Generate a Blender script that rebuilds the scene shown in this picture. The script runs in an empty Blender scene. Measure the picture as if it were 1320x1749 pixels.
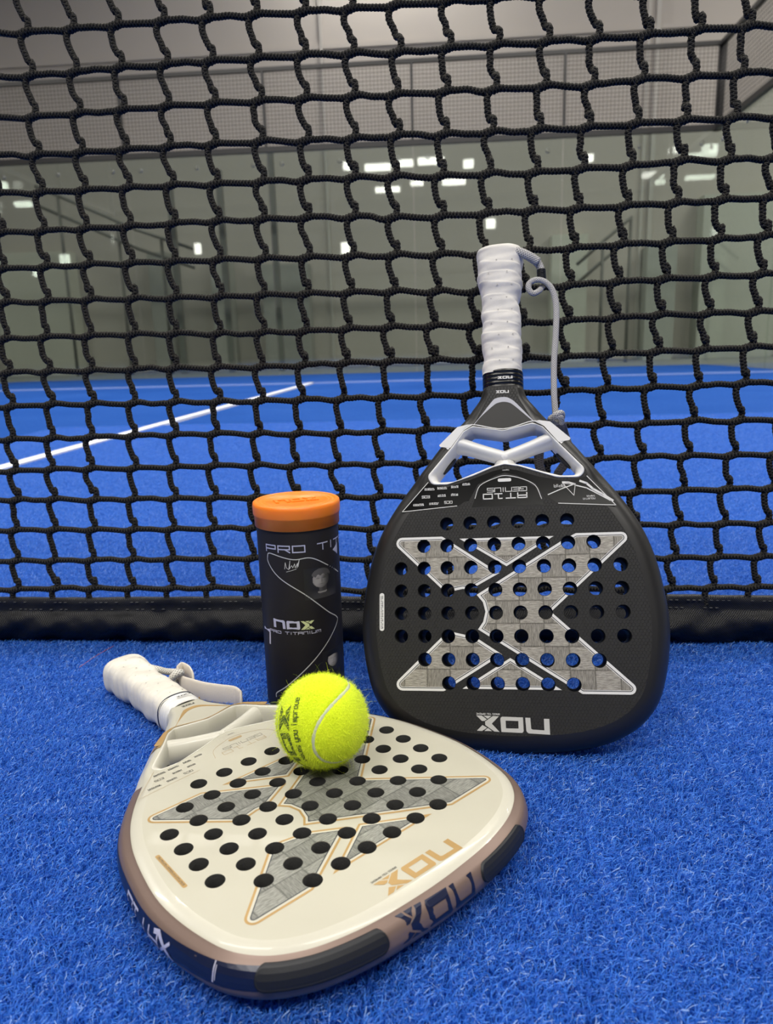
import bpy, bmesh, math, random
import numpy as np
from mathutils import Matrix, Vector, geometry
random.seed(5); rng = np.random.default_rng(5)
sc = bpy.context.scene
COL = sc.collection

# ------------------------------------------------------------------ camera
F, YAW, PITCH, ROLL, CH = 1259.84, 0.07982, 0.21799, 0.0283, 0.32544
def rot(ax, t):
    c, s = math.cos(t), math.sin(t)
    return np.array({'x': [[1,0,0],[0,c,-s],[0,s,c]], 'y': [[c,0,s],[0,1,0],[-s,0,c]], 'z': [[c,-s,0],[s,c,0],[0,0,1]]}[ax])
CR = rot('z', YAW) @ rot('x', -PITCH) @ rot('y', ROLL)      # columns: right, forward, up
CP = np.array([0, 0, CH])
cam = bpy.data.cameras.new('camera'); camo = bpy.data.objects.new('camera', cam); COL.objects.link(camo)
cam.sensor_fit = 'HORIZONTAL'; cam.sensor_width = 36.0; cam.lens = F / 1320 * 36.0
cam.clip_start = 0.02; cam.clip_end = 200
cam.dof.use_dof = True; cam.dof.focus_distance = 0.60; cam.dof.aperture_fstop = 34.4 / 2.4
m = Matrix(((CR[0,0], CR[0,2], -CR[0,1], 0), (CR[1,0], CR[1,2], -CR[1,1], 0), (CR[2,0], CR[2,2], -CR[2,1], CH), (0,0,0,1)))
camo.matrix_world = m
sc.camera = camo
sc.view_settings.view_transform = 'Standard'; sc.view_settings.look = 'None'
sc.view_settings.gamma = 1.0; sc.view_settings.use_curve_mapping = False
sc.view_settings.exposure = 0.0
sc.cycles.use_denoising = True
sc.cycles.max_bounces = 8; sc.cycles.transparent_max_bounces = 24
sc.cycles.caustics_reflective = False; sc.cycles.caustics_refractive = False
sc.cycles.sample_clamp_indirect = 4.0

# ------------------------------------------------------------------ world: dim ambient light of the closed hall
w = bpy.data.worlds.new('hall_air'); sc.world = w; w.use_nodes = True
w.node_tree.nodes['Background'].inputs[0].default_value = (1.0, 0.97, 0.93, 1)
w.node_tree.nodes['Background'].inputs[1].default_value = 0.35

KEY = 1.0
# linear lamps of the hall, some added as fill: (x, y, z, length, width, power, tilt)
LAMPS = [(-3.2, 1.2, 7.2, 4.0, 0.5, 130, 'left, just past the net'), (2.2, 1.2, 7.2, 4.0, 0.5, 130, 'right, just past the net'), (-3.2, -3.2, 7.2, 4.0, 0.5, 420, 'left, on the near half'), (2.2, -3.2, 7.2, 4.0, 0.5, 420, 'right, on the near half'),
         (-3.2, 6.0, 7.2, 4.0, 0.5, 320, 'left, over the far service line'), (2.2, 6.0, 7.2, 4.0, 0.5, 320, 'right, over the far service line'), (-4.6, 12.6, 9.0, 3.0, 0.4, 35, 'left, added behind the end glass to brighten the wall'), (3.6, 12.6, 9.0, 3.0, 0.4, 60, 'right, added behind the end glass to brighten the wall'), (-0.9, 13.9, 8.6, 2.2, 0.3, 210, 'middle, close to the hall wall'),  # pair behind the end glass added to brighten the hall wall
         (9.5, 5.0, 8.0, 4.0, 0.5, 600, 'added beside the court on the right as fill light'), (-9.8, 5.0, 8.0, 4.0, 0.5, 450, 'added beside the court on the left as fill light'), (9.5, 11.0, 8.5, 4.0, 0.5, 400, 'added beyond the right corner as fill light')]  # side hall lamps added to lift the dark side glass

# ------------------------------------------------------------------ small helpers
def ray(px, py):
    return CR @ np.array([(px - 660) / F, 1.0, -(py - 874.5) / F])
def on_plane(px, py, axis, val):
    r = ray(px, py); return CP + (val - CP[axis]) / r[axis] * r

def mat(name, col, rough=0.5, metal=0.0, spec=0.5, coat=0.0, emit=None, sheen=0.0):
    M = bpy.data.materials.new(name); M.use_nodes = True
    b = M.node_tree.nodes['Principled BSDF']
    b.inputs['Base Color'].default_value = (*col, 1); b.inputs['Roughness'].default_value = rough
    b.inputs['Metallic'].default_value = metal; b.inputs['Specular IOR Level'].default_value = spec
    b.inputs['Coat Weight'].default_value = coat
    if sheen: b.inputs['Sheen Weight'].default_value = sheen
    if emit: b.inputs['Emission Color'].default_value = (*emit[0], 1); b.inputs['Emission Strength'].default_value = emit[1]
    return M
class NT:
    def __init__(s, M): s.t = M.node_tree; s.b = s.t.nodes['Principled BSDF']
    def n(s, ty, **k):
        x = s.t.nodes.new(ty)
        for a, v in k.items(): setattr(x, a, v)
        return x
    def l(s, a, b): s.t.links.new(a, b)
    def math(s, op, a, b=None, c=None):
        x = s.n('ShaderNodeMath', operation=op)
        for i, v in enumerate((a, b, c)):
            if v is None: continue
            if isinstance(v, (int, float)): x.inputs[i].default_value = v
            else: s.l(v, x.inputs[i])
        return x.outputs[0]
    def vmath(s, op, a, b=None):
        x = s.n('ShaderNodeVectorMath', operation=op)
        for i, v in enumerate((a, b)):
            if v is None: continue
            if isinstance(v, tuple): x.inputs[i].default_value = v
            else: s.l(v, x.inputs[i])
        return x
    def obj(s): return s.n('ShaderNodeTexCoord').outputs['Object']
    def uv(s): return s.n('ShaderNodeTexCoord').outputs['UV']
    def noise(s, vec, scale, detail=3, rough=0.5):
        x = s.n('ShaderNodeTexNoise'); x.inputs['Scale'].default_value = scale; x.inputs['Detail'].default_value = detail; x.inputs['Roughness'].default_value = rough
        s.l(vec, x.inputs['Vector']); return x.outputs['Fac']
    def ramp(s, fac, stops):
        x = s.n('ShaderNodeValToRGB'); e = x.color_ramp.elements
        e[0].position, e[0].color = stops[0][0], (*stops[0][1], 1); e[1].position, e[1].color = stops[-1][0], (*stops[-1][1], 1)
        for p, c in stops[1:-1]:
            q = e.new(p); q.color = (*c, 1)
        s.l(fac, x.inputs[0]); return x.outputs[0]
    def bump(s, h, strength, dist):
        x = s.n('ShaderNodeBump'); x.inputs['Strength'].default_value = strength; x.inputs['Distance'].default_value = dist
        s.l(h, x.inputs['Height']); s.l(x.outputs[0], s.b.inputs['Normal']); return x
def sep(nt, v):
    x = nt.n('ShaderNodeSeparateXYZ'); nt.l(v, x.inputs[0]); return x.outputs

def new_obj(name, verts, faces, material, parent=None, smooth=False, uvs=None, mats=None, midx=None):
    me = bpy.data.meshes.new(name)
    me.from_pydata([tuple(map(float, v)) for v in verts], [], [tuple(int(i) for i in f) for f in faces])
    for M in (mats or [material]): me.materials.append(M)
    if midx is not None: me.polygons.foreach_set('material_index', list(midx))
    if smooth: me.polygons.foreach_set('use_smooth', [True] * len(me.polygons))
    me.update()
    o = bpy.data.objects.new(name, me); COL.objects.link(o)
    if parent is not None: o.parent = parent
    return o
def quad_mesh(name, V, Q, material, parent=None, smooth=True, uv=None):
    """fast mesh of quads from numpy arrays"""
    me = bpy.data.meshes.new(name)
    V = np.asarray(V, np.float32); Q = np.asarray(Q, np.int32)
    me.vertices.add(len(V)); me.vertices.foreach_set('co', V.ravel())
    k = Q.shape[1]
    me.loops.add(Q.size); me.loops.foreach_set('vertex_index', Q.ravel())
    me.polygons.add(len(Q)); me.polygons.foreach_set('loop_start', np.arange(0, Q.size, k, dtype=np.int32))
    me.polygons.foreach_set('loop_total', np.full(len(Q), k, np.int32))
    if smooth: me.polygons.foreach_set('use_smooth', np.ones(len(Q), bool))
    if uv is not None:
        L = me.uv_layers.new(name='UVMap'); L.data.foreach_set('uv', np.asarray(uv, np.float32)[Q.ravel()].ravel())
    me.materials.append(material); me.update(calc_edges=True); me.validate()
    o = bpy.data.objects.new(name, me); COL.objects.link(o)
    if parent is not None: o.parent = parent
    return o
def tag(o, label=None, cat=None, group=None, kind=None):
    if label: o['label'] = label
    if cat: o['category'] = cat
    if group: o['group'] = group
    if kind: o['kind'] = kind
    return o
def empty(name, loc=(0,0,0), mw=None):
    o = bpy.data.objects.new(name, None); COL.objects.link(o); o.empty_display_size = 0.05
    if mw is not None: o.matrix_world = mw
    else: o.location = loc
    return o
def box(name, lo, hi, M, parent=None, bevel=0.0):
    bm = bmesh.new(); bmesh.ops.create_cube(bm, size=1)
    c = [(a + b) / 2 for a, b in zip(lo, hi)]; d = [b - a for a, b in zip(lo, hi)]
    for v in bm.verts: v.co = Vector((c[0] + v.co.x * d[0], c[1] + v.co.y * d[1], c[2] + v.co.z * d[2]))
    if bevel: bmesh.ops.bevel(bm, geom=bm.edges[:], offset=bevel, segments=2, affect='EDGES')
    me = bpy.data.meshes.new(name); bm.to_mesh(me); bm.free(); me.materials.append(M)
    o = bpy.data.objects.new(name, me); COL.objects.link(o)
    if parent is not None: o.parent = parent
    return o
def boxes(name, lst, M, parent=None):
    V, Q = [], []
    for lo, hi in lst:
        b = len(V)
        V += [(x, y, z) for x in (lo[0], hi[0]) for y in (lo[1], hi[1]) for z in (lo[2], hi[2])]
        Q += [[b+i for i in f] for f in ((0,1,3,2),(4,6,7,5),(0,4,5,1),(2,3,7,6),(0,2,6,4),(1,5,7,3))]
    return quad_mesh(name, V, Q, M, parent, smooth=False)
def catmull(P, n=8, closed=False):
    P = np.array(P, float); out = []; N = len(P)
    for i in range(N if closed else N - 1):
        if closed: p0, p1, p2, p3 = P[(i-1) % N], P[i], P[(i+1) % N], P[(i+2) % N]
        else:
            p1, p2 = P[i], P[i+1]; p0 = P[i-1] if i else 2*p1-p2; p3 = P[i+2] if i+2 < N else 2*p2-p1
        for k in range(n):
            t = k / n
            out.append(.5*((2*p1)+(-p0+p2)*t+(2*p0-5*p1+4*p2-p3)*t*t+(-p0+3*p1-3*p2+p3)*t**3))
    if not closed: out.append(P[-1])
    return np.array(out)
def resample(P, step):
    s = np.concatenate([[0], np.cumsum(np.linalg.norm(np.diff(P, axis=0), axis=1))])
    n = max(2, int(round(s[-1] / step)) + 1); t = np.linspace(0, s[-1], n)
    return np.stack([np.interp(t, s, P[:, k]) for k in range(P.shape[1])], 1), t
def tube_arrays(P, r, seg=10, ref=(0,1,0), braid=0.0, fam=3, pitch=0.0042, flat=None, close=True, t=None):
    """tube along P; r scalar or array; flat = (a, b) ellipse factors along side / ref"""
    P = np.asarray(P, float); n = len(P)
    T = np.gradient(P, axis=0); T /= np.linalg.norm(T, axis=1)[:, None] + 1e-12
    ref = np.broadcast_to(np.asarray(ref, float), T.shape)
    A = np.cross(T, ref); A /= np.linalg.norm(A, axis=1)[:, None] + 1e-12
    B = np.cross(A, T)
    th = np.linspace(0, 2*np.pi, seg, endpoint=False)
    if t is None: t = np.concatenate([[0], np.cumsum(np.linalg.norm(np.diff(P, axis=0), axis=1))])
    R = np.broadcast_to(np.asarray(r, float).reshape(-1, 1), (n, seg)).copy()
    if braid:
        ph = 2*np.pi*t[:, None]/pitch
        R *= 1 + braid*np.maximum(np.cos(fam*th[None]/1 + ph), np.cos(fam*th[None] - ph + 1.2))
    fa, fb = flat if flat else (1, 1)
    V = P[:, None] + R[..., None]*(fa*np.cos(th)[None, :, None]*A[:, None] + fb*np.sin(th)[None, :, None]*B[:, None])
    V = V.reshape(-1, 3)
    i = np.arange(n-1)[:, None]*seg; j = np.arange(seg)[None]
    Q = np.stack([i+j, i+(j+1) % seg, i+seg+(j+1) % seg, i+seg+j], -1).reshape(-1, 4)
    uv = np.stack([np.broadcast_to(th[None]/(2*np.pi), (n, seg)), np.broadcast_to(t[:, None], (n, seg))], -1).reshape(-1, 2)
    if close:
        V = np.vstack([V, P[0], P[-1]]); uv = np.vstack([uv, uv[0], uv[-1]])
        c0, c1 = len(V)-2, len(V)-1; jj = np.arange(seg); e = (n-1)*seg
        Q = np.vstack([Q, np.stack([np.full(seg, c0), (jj+1) % seg, jj, np.full(seg, c0)], 1)*0 + np.stack([np.full(seg, c0), (jj+1) % seg, jj, jj], 1),
                       np.stack([np.full(seg, c1), e+jj, e+(jj+1) % seg, e+(jj+1) % seg], 1)])
    return V, Q, uv
def add_tris_mesh(name, V, Fc, M, parent=None, smooth=True, uv=None):
    return new_obj(name, V, Fc, M, parent, smooth)
def tube(name, P, r, M, parent=None, **k):
    V, Q, uv = tube_arrays(P, r, close=False, **k)
    seg = k.get('seg', 10)
    Fc = [tuple(q) for q in Q] + [tuple(range(seg))[::-1], tuple(range(len(V)-seg, len(V)))]
    o = new_obj(name, V, Fc, M, parent, smooth=True)
    L = o.data.uv_layers.new(name='UVMap'); vi = np.empty(len(o.data.loops), np.int32); o.data.loops.foreach_get('vertex_index', vi)
    L.data.foreach_set('uv', uv[vi].astype(np.float32).ravel())
    return o
def join_tubes(name, paths, M, parent=None, **k):
    Vs, Qs, Us, b = [], [], [], 0
    for P, r in paths:
        V, Q, uv = tube_arrays(P, r, close=False, **k); Vs.append(V); Qs.append(Q + b); Us.append(uv); b += len(V)
    return quad_mesh(name, np.vstack(Vs), np.vstack(Qs), M, parent, uv=np.vstack(Us))

# ---------------------------------------------------------------- 2D regions
def inside(pts, poly):
    x, y = pts[:, 0], pts[:, 1]; P = np.asarray(poly, float); r = np.zeros(len(pts), bool)
    j = len(P)-1
    for i in range(len(P)):
        xi, yi, xj, yj = *P[i], *P[j]
        if yi != yj:
            r ^= ((yi > y) != (yj > y)) & (x < (xj-xi)*(y-yi)/(yj-yi)+xi)
        j = i
    return r
def region(keep, cut=(), grid=0):
    vs, es = [], []
    for P in list(keep) + list(cut):
        b = len(vs); vs += [Vector((float(x), float(y))) for x, y in P]; es += [(b+i, b+(i+1) % len(P)) for i in range(len(P))]
    if grid:
        A = np.vstack([np.asarray(p, float) for p in keep]); lo, hi = A.min(0), A.max(0)
        for x in np.arange(lo[0]+grid*.5, hi[0], grid):
            for y in np.arange(lo[1]+grid*.5, hi[1], grid): vs.append(Vector((float(x), float(y))))
    v, e, f = geometry.delaunay_2d_cdt(vs, es, [], 0, 1e-4)[:3]
    v = np.array([tuple(p) for p in v]); f = np.array([t for t in f if len(t) == 3])
    c = v[f].mean(1); k = np.zeros(len(f), bool)
    for P in keep: k |= inside(c, P)
    for P in cut: k &= ~inside(c, P)
    f = f[k]
    a, b_, c_ = v[f[:, 0]], v[f[:, 1]], v[f[:, 2]]
    area = (b_[:, 0]-a[:, 0])*(c_[:, 1]-a[:, 1])-(b_[:, 1]-a[:, 1])*(c_[:, 0]-a[:, 0])
    f[area < 0] = f[area < 0][:, ::-1]
    return v, f
def rounded(pts, seg=6):
    out = []; n = len(pts)
    for i, p in enumerate(pts):
        r = p[2] if len(p) > 2 else 0; c = np.array(p[:2], float)
        if not r: out.append(tuple(c)); continue
        a = np.array(pts[i-1][:2], float)-c; b = np.array(pts[(i+1) % n][:2], float)-c
        a /= np.linalg.norm(a); b /= np.linalg.norm(b)
        ang = math.acos(max(-1, min(1, a @ b))); d = r/math.tan(ang/2); o = c+(a+b)/np.linalg.norm(a+b)*r/math.sin(ang/2)
        p0, p1 = c+a*d-o, c+b*d-o; t0 = math.atan2(p0[1], p0[0]); dt = (math.atan2(p1[1], p1[0])-t0+math.pi) % (2*math.pi)-math.pi
        out += [(o[0]+r*math.cos(t0+dt*k/seg), o[1]+r*math.sin(t0+dt*k/seg)) for k in range(seg+1)]
    return out
def inset(P, d):
    P = np.array(P, float); n = len(P)
    x, y = P[:, 0], P[:, 1]; A = (x*np.roll(y, -1)-y*np.roll(x, -1)).sum()
    s = 1 if A > 0 else -1; out = []
    for i in range(n):
        e0 = P[i]-P[i-1]; e1 = P[(i+1) % n]-P[i]
        e0 /= np.linalg.norm(e0)+1e-12; e1 /= np.linalg.norm(e1)+1e-12
        n0, n1 = np.array([-e0[1], e0[0]])*s, np.array([-e1[1], e1[0]])*s
        b = n0+n1; b /= np.linalg.norm(b)+1e-12; out.append(P[i]+b*d/max(.3, b @ n0))
    return [tuple(p) for p in out]
def circle(c, r, n=24):
    return [(c[0]+r*math.cos(2*math.pi*k/n), c[1]+r*math.sin(2*math.pi*k/n)) for k in range(n)]
def decal(name, keep, cut, mapf, M, parent, grid=0, label=None):
    v, f = region(keep, cut, grid)
    o = new_obj(name, [mapf(*p) for p in v], f, M, parent)
    if label: o['label'] = label
    return o

# stroke lettering (polylines on a 2 x 2 grid)
G = {'A': [[(0,0),(0,2),(2,2),(2,0)],[(0,1),(2,1)]], 'B': [[(0,0),(0,2),(1.8,2),(1.8,1),(2,1),(2,0),(0,0)],[(0,1),(2,1)]],
 'C': [[(2,2),(0,2),(0,0),(2,0)]], 'D': [[(0,0),(0,2),(2,2),(2,0),(0,0)]], 'E': [[(2,2),(0,2),(0,0),(2,0)],[(0,1),(1.7,1)]],
 'G': [[(2,2),(0,2),(0,0),(2,0),(2,1),(1,1)]], 'I': [[(.35,0),(.35,2)]], 'K': [[(0,0),(0,2)],[(2,2),(.2,1),(2,0)]], 'L': [[(0,2),(0,0),(2,0)]],
 'M': [[(0,0),(0,2),(2,2),(2,0)],[(1,2),(1,.3)]], 'N': [[(0,0),(0,2),(2,2),(2,0)]], 'O': [[(0,0),(0,2),(2,2),(2,0),(0,0)]],
 'P': [[(0,0),(0,2),(2,2),(2,.9),(0,.9)]], 'R': [[(0,0),(0,2),(2,2),(2,.9),(0,.9)],[(1.2,.9),(2,0)]], 'S': [[(2,2),(0,2),(0,1),(2,1),(2,0),(0,0)]],
 'T': [[(0,2),(2,2)],[(1,2),(1,0)]], 'U': [[(0,2),(0,0),(2,0),(2,2)]], 'V': [[(0,2),(1,0),(2,2)]], 'W': [[(0,2),(0,0),(2,0),(2,2)],[(1,1.6),(1,0)]],
 'X': [[(0,0),(2,2)],[(0,2),(2,0)]], 'Y': [[(0,2),(1,1),(2,2)],[(1,1),(1,0)]], 'Z': [[(0,2),(2,2),(0,0),(2,0)]], '0': [[(0,0),(0,2),(2,2),(2,0),(0,0)]],
 '1': [[(.4,2),(1.2,2),(1.2,0)],[(.4,0),(2,0)]], '2': [[(0,2),(2,2),(2,1),(0,1),(0,0),(2,0)]], '8': [[(0,0),(0,2),(2,2),(2,0),(0,0)],[(0,1),(2,1)]],
 'e': [[(2,.2),(1.6,0),(.3,0),(0,.4),(0,1.2),(.4,1.5),(1.6,1.5),(2,1.2),(2,.8),(0,.8)]], 'm': [[(0,0),(0,1.5),(1.7,1.5),(2,1.2),(2,0)],[(1,1.5),(1,0)]],
 'a': [[(.2,1.5),(1.7,1.5),(2,1.2),(2,0),(.3,0),(0,.3),(.2,.8),(2,.8)]], 'k': [[(0,0),(0,2.2)],[(1.8,1.5),(.2,.7),(2,0)]], 's': [[(2,1.5),(.3,1.5),(0,1.2),(.3,.8),(1.7,.7),(2,.3),(1.7,0),(0,0)]],
 'y': [[(0,1.5),(0,.3),(.4,0),(2,0)],[(2,1.5),(2,-.6),(.2,-.6)]], 'o': [[(.4,0),(0,.4),(0,1.1),(.4,1.5),(1.6,1.5),(2,1.1),(2,.4),(1.6,0),(.4,0)]], 'u': [[(0,1.5),(0,.3),(.4,0),(2,0),(2,1.5)]],
 'i': [[(1,0),(1,1.5)],[(1,1.9),(1,2.2)]], 'p': [[(0,-.7),(0,1.5),(1.6,1.5),(2,1.1),(2,.4),(1.6,0),(0,0)]], 'r': [[(0,0),(0,1.5),(1.7,1.5)]], 'v': [[(0,1.5),(0,.3),(.4,0),(1.6,0),(2,.3),(2,1.5)]],
 'n': [[(0,0),(0,1.5),(1.6,1.5),(2,1.1),(2,0)]], 'x': [[(0,0),(2,1.5)],[(0,1.5),(2,0)]]}
def strokes(text, x, y, wd, ht, gap, t, sub=0):
    """list of quads; x,y lower-left of first letter, wd letter width, ht letter height"""
    out = []
    for ch in text:
        if ch == ' ': x += wd*.6+gap; continue
        for pl in G.get(ch, []):
            for (a, b), (c, d) in zip(pl, pl[1:]):
                p, q = np.array([x+a*wd/2, y+b*ht/2]), np.array([x+c*wd/2, y+d*ht/2])
                L = np.linalg.norm(q-p); u = (q-p)/L; nrm = np.array([-u[1], u[0]])*t/2
                p, q = p-u*t/2, q+u*t/2; k = max(1, int((L+t)/sub)) if sub else 1
                for i in range(k):
                    s0, s1 = p+(q-p)*i/k, p+(q-p)*(i+1)/k
                    out.append([s0-nrm, s1-nrm, s1+nrm, s0+nrm])
        x += (wd*.35 if ch in 'I' else wd)+gap
    return out
def text_w(text, wd, gap): return sum(wd*.6+gap if c == ' ' else (wd*.35 if c == 'I' else wd)+gap for c in text)-gap
def quads(name, Q, mapf, M, parent, label=None):
    V, Fc = [], []
    for q in Q:
        b = len(V); V += [mapf(*p) for p in q]; Fc.append(tuple(b+i for i in range(len(q))))
    o = new_obj(name, V, Fc, M, parent)
    if label: o['label'] = label
    return o
def polyline_quads(P, t, sub=0):
    out = []
    for p, q in zip(P, P[1:]):
        p, q = np.array(p, float), np.array(q, float); L = np.linalg.norm(q-p)
        if L < 1e-9: continue
        u = (q-p)/L; nrm = np.array([-u[1], u[0]])*t/2; p, q = p-u*t*.3, q+u*t*.3
        k = max(1, int(L/sub)) if sub else 1
        for i in range(k): s0, s1 = p+(q-p)*i/k, p+(q-p)*(i+1)/k; out.append([s0-nrm, s1-nrm, s1+nrm, s0+nrm])
    return out
# three-letter logo traced in its own upright frame: x right, y up, height 1, width 4.6
def _L(l): return [((1158-x)/213., (y-100)/213.) for x, y in l]
LOGO = dict(keep=[_L([(838,115),(905,115),(912,258),(930,270),(1085,277),(1083,125),(1155,125),(1158,332),(880,322),(858,308),(848,288)]),
  _L([(505,145),(510,122),(530,108),(808,112),(812,290),(806,306),(790,318),(515,312)]),
  _L([(405,102),(487,104),(388,205),(490,312),(420,308),(300,225),(298,178)]), _L([(180,98),(255,99),(322,148),(290,170),(255,172)]),
  _L([(278,100),(385,101),(335,140)]), _L([(262,225),(325,262),(255,305),(183,304)]), _L([(285,304),(335,264),(390,304)])],
  cut=[_L([(575,160),(745,162),(745,262),(578,262)])])
def logo(cx, cy, wd, ht, ang=0.0):
    """logo polygons centred on cx,cy; ang radians"""
    c, s = math.cos(ang), math.sin(ang)
    f = lambda P: [(cx+c*((x/4.6-.5)*wd)-s*((y-.52)*ht), cy+s*((x/4.6-.5)*wd)+c*((y-.52)*ht)) for x, y in P]
    return [f(P) for P in LOGO['keep']], [f(P) for P in LOGO['cut']]

# ================================================================== materials
def turf_material(name, fibre):
    M = mat(name, (.02,.10,.55), .5 if fibre else .8, spec=.45 if fibre else .04); nt = NT(M)
    if fibre:
        a = nt.n('ShaderNodeAttribute', attribute_name='shade')
        c = nt.ramp(a.outputs['Fac'], [(0, (.013,.115,.53)), (.5, (.036,.220,.79)), (.85, (.095,.34,.92)), (1, (.38,.60,.98))])  # palest stop paints highlights onto single fibres
        nt.l(c, nt.b.inputs['Base Color'])
        tl = nt.n('ShaderNodeBsdfTranslucent'); nt.l(c, tl.inputs[0]); mx = nt.n('ShaderNodeMixShader'); mx.inputs[0].default_value = .38
        nt.l(nt.b.outputs[0], mx.inputs[1]); nt.l(tl.outputs[0], mx.inputs[2]); nt.l(mx.outputs[0], nt.t.nodes['Material Output'].inputs[0])
    else:
        o = nt.obj(); n1 = nt.noise(o, 900, 3, .6); n2 = nt.noise(o, 60, 4, .6); n3 = nt.noise(o, 1.3, 3)
        s = nt.math('ADD', nt.math('MULTIPLY', n1, .55), nt.math('ADD', nt.math('MULTIPLY', n2, .3), nt.math('MULTIPLY', n3, .25)))
        c = nt.ramp(s, [(.3, (.007,.050,.24)), (.55, (.016,.080,.35)), (.75, (.045,.135,.47))])
        nt.l(c, nt.b.inputs['Base Color']); nt.bump(nt.math('ADD', n1, n2), .6, .004)
    return M
M_turf = turf_material('blue_turf_ground', False); M_fib = turf_material('blue_turf_fibre', True)
M_line2 = mat('faded_line', (.26,.38,.74), .8); M_line = mat('court_line_white', (.78,.80,.84), .8); _n = NT(M_line); _n.bump(_n.noise(_n.obj(), 500), .5, .003)
def black_cord():
    M = mat('black_braided_cord', (.012,.012,.013), .75, spec=.25); nt = NT(M); s = sep(nt, nt.uv())
    p = nt.math('MULTIPLY', s[1], 2*math.pi/.0034)
    a = nt.math('COSINE', nt.math('ADD', nt.math('MULTIPLY', s[0], 2*math.pi*3), p)); b = nt.math('COSINE', nt.math('ADD', nt.math('SUBTRACT', nt.math('MULTIPLY', s[0], 2*math.pi*3), p), 1.2))
    hgt = nt.math('MAXIMUM', a, b); fine = nt.noise(nt.obj(), 2600, 2)
    c = nt.ramp(nt.math('ADD', nt.math('MULTIPLY', hgt, .35), fine), [(.35, (.0012,.0012,.0012)), (.72, (.0065,.006,.0055)), (1.0, (.095,.088,.072))])  # pale strand tops are highlights painted into the cord colour
    nt.l(c, nt.b.inputs['Base Color']); nt.bump(nt.math('ADD', hgt, nt.math('MULTIPLY', fine, .6)), .9, .0008)
    return M
M_cord = black_cord()
def vinyl():
    M = mat('black_vinyl_band', (.005,.0052,.007), .45, spec=.35); nt = NT(M); o = nt.obj(); s = sep(nt, o)
    a = nt.math('SINE', nt.math('MULTIPLY', nt.math('ADD', s[0], s[2]), 2600)); b = nt.math('SINE', nt.math('MULTIPLY', nt.math('SUBTRACT', s[0], s[2]), 2600))
    nt.bump(nt.math('ADD', a, b), .35, .0004); return M
M_vinyl = vinyl()
M_stitch = mat('pale_stitching_thread', (.13,.13,.125), .7)
M_frame_steel = mat('black_steel_frame', (.018,.017,.016), .45)
M_post2 = mat('grey_painted_steel', (.16,.155,.145), .6); M_wire = mat('dark_welded_wire', (.035,.033,.030), .5, metal=.3)
M_bolt = mat('brushed_steel_bolt', (.30,.30,.29), .35, metal=.8)
def glass_mat():
    M = bpy.data.materials.new('court_glass'); M.use_nodes = True; t = M.node_tree; t.nodes.clear()
    out = t.nodes.new('ShaderNodeOutputMaterial'); mx = t.nodes.new('ShaderNodeMixShader'); tr = t.nodes.new('ShaderNodeBsdfTransparent'); gl = t.nodes.new('ShaderNodeBsdfGlossy')
    tr.inputs[0].default_value = (.83,.88,.845, 1); gl.inputs[0].default_value = (1,1,1,1); gl.inputs[1].default_value = 0.02
    lw = t.nodes.new('ShaderNodeLayerWeight'); lw.inputs[0].default_value = .5
    pw = t.nodes.new('ShaderNodeMath'); pw.operation = 'POWER'; pw.inputs[1].default_value = 5; t.links.new(lw.outputs['Facing'], pw.inputs[0])
    fr = t.nodes.new('ShaderNodeMath'); fr.operation = 'MULTIPLY_ADD'; fr.inputs[1].default_value = .9; fr.inputs[2].default_value = .075; t.links.new(pw.outputs[0], fr.inputs[0])
    t.links.new(fr.outputs[0], mx.inputs[0]); t.links.new(tr.outputs[0], mx.inputs[1]); t.links.new(gl.outputs[0], mx.inputs[2]); t.links.new(mx.outputs[0], out.inputs[0])
    return M
M_glass = glass_mat()
def wall_mat(name, col, line=False):
    M = mat(name, col, .85); nt = NT(M); o = nt.obj(); s = sep(nt, o)
    n = nt.noise(o, .35, 3); c = nt.n('ShaderNodeMix', data_type='RGBA'); c.blend_type = 'MULTIPLY'; c.inputs[0].default_value = .35
    c.inputs[6].default_value = (*col, 1); nt.l(nt.ramp(n, [(.3, (.75,.75,.75)), (.7, (1,1,1))]), c.inputs[7]); nt.l(c.outputs[2], nt.b.inputs['Base Color'])
    return M
M_wall = wall_mat('grey_hall_cladding', (.44,.405,.37)); M_wall2 = wall_mat('grey_green_hall_wall', (.45,.45,.41)); M_ceil = wall_mat('grey_hall_ceiling', (.50,.48,.45))
M_conc = wall_mat('grey_concrete_floor', (.20,.20,.19)); M_seam = mat('pale_wall_seam', (.42,.40,.37), .7)
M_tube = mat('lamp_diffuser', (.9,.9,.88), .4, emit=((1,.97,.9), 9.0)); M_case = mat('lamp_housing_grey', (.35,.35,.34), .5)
def col_tex(name, col, rough, bump=.15, scale=1500, dist=.0003, **k):
    M = mat(name, col, rough, **k); nt = NT(M); nt.bump(nt.noise(nt.obj(), scale, 3), bump, dist); return M
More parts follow.
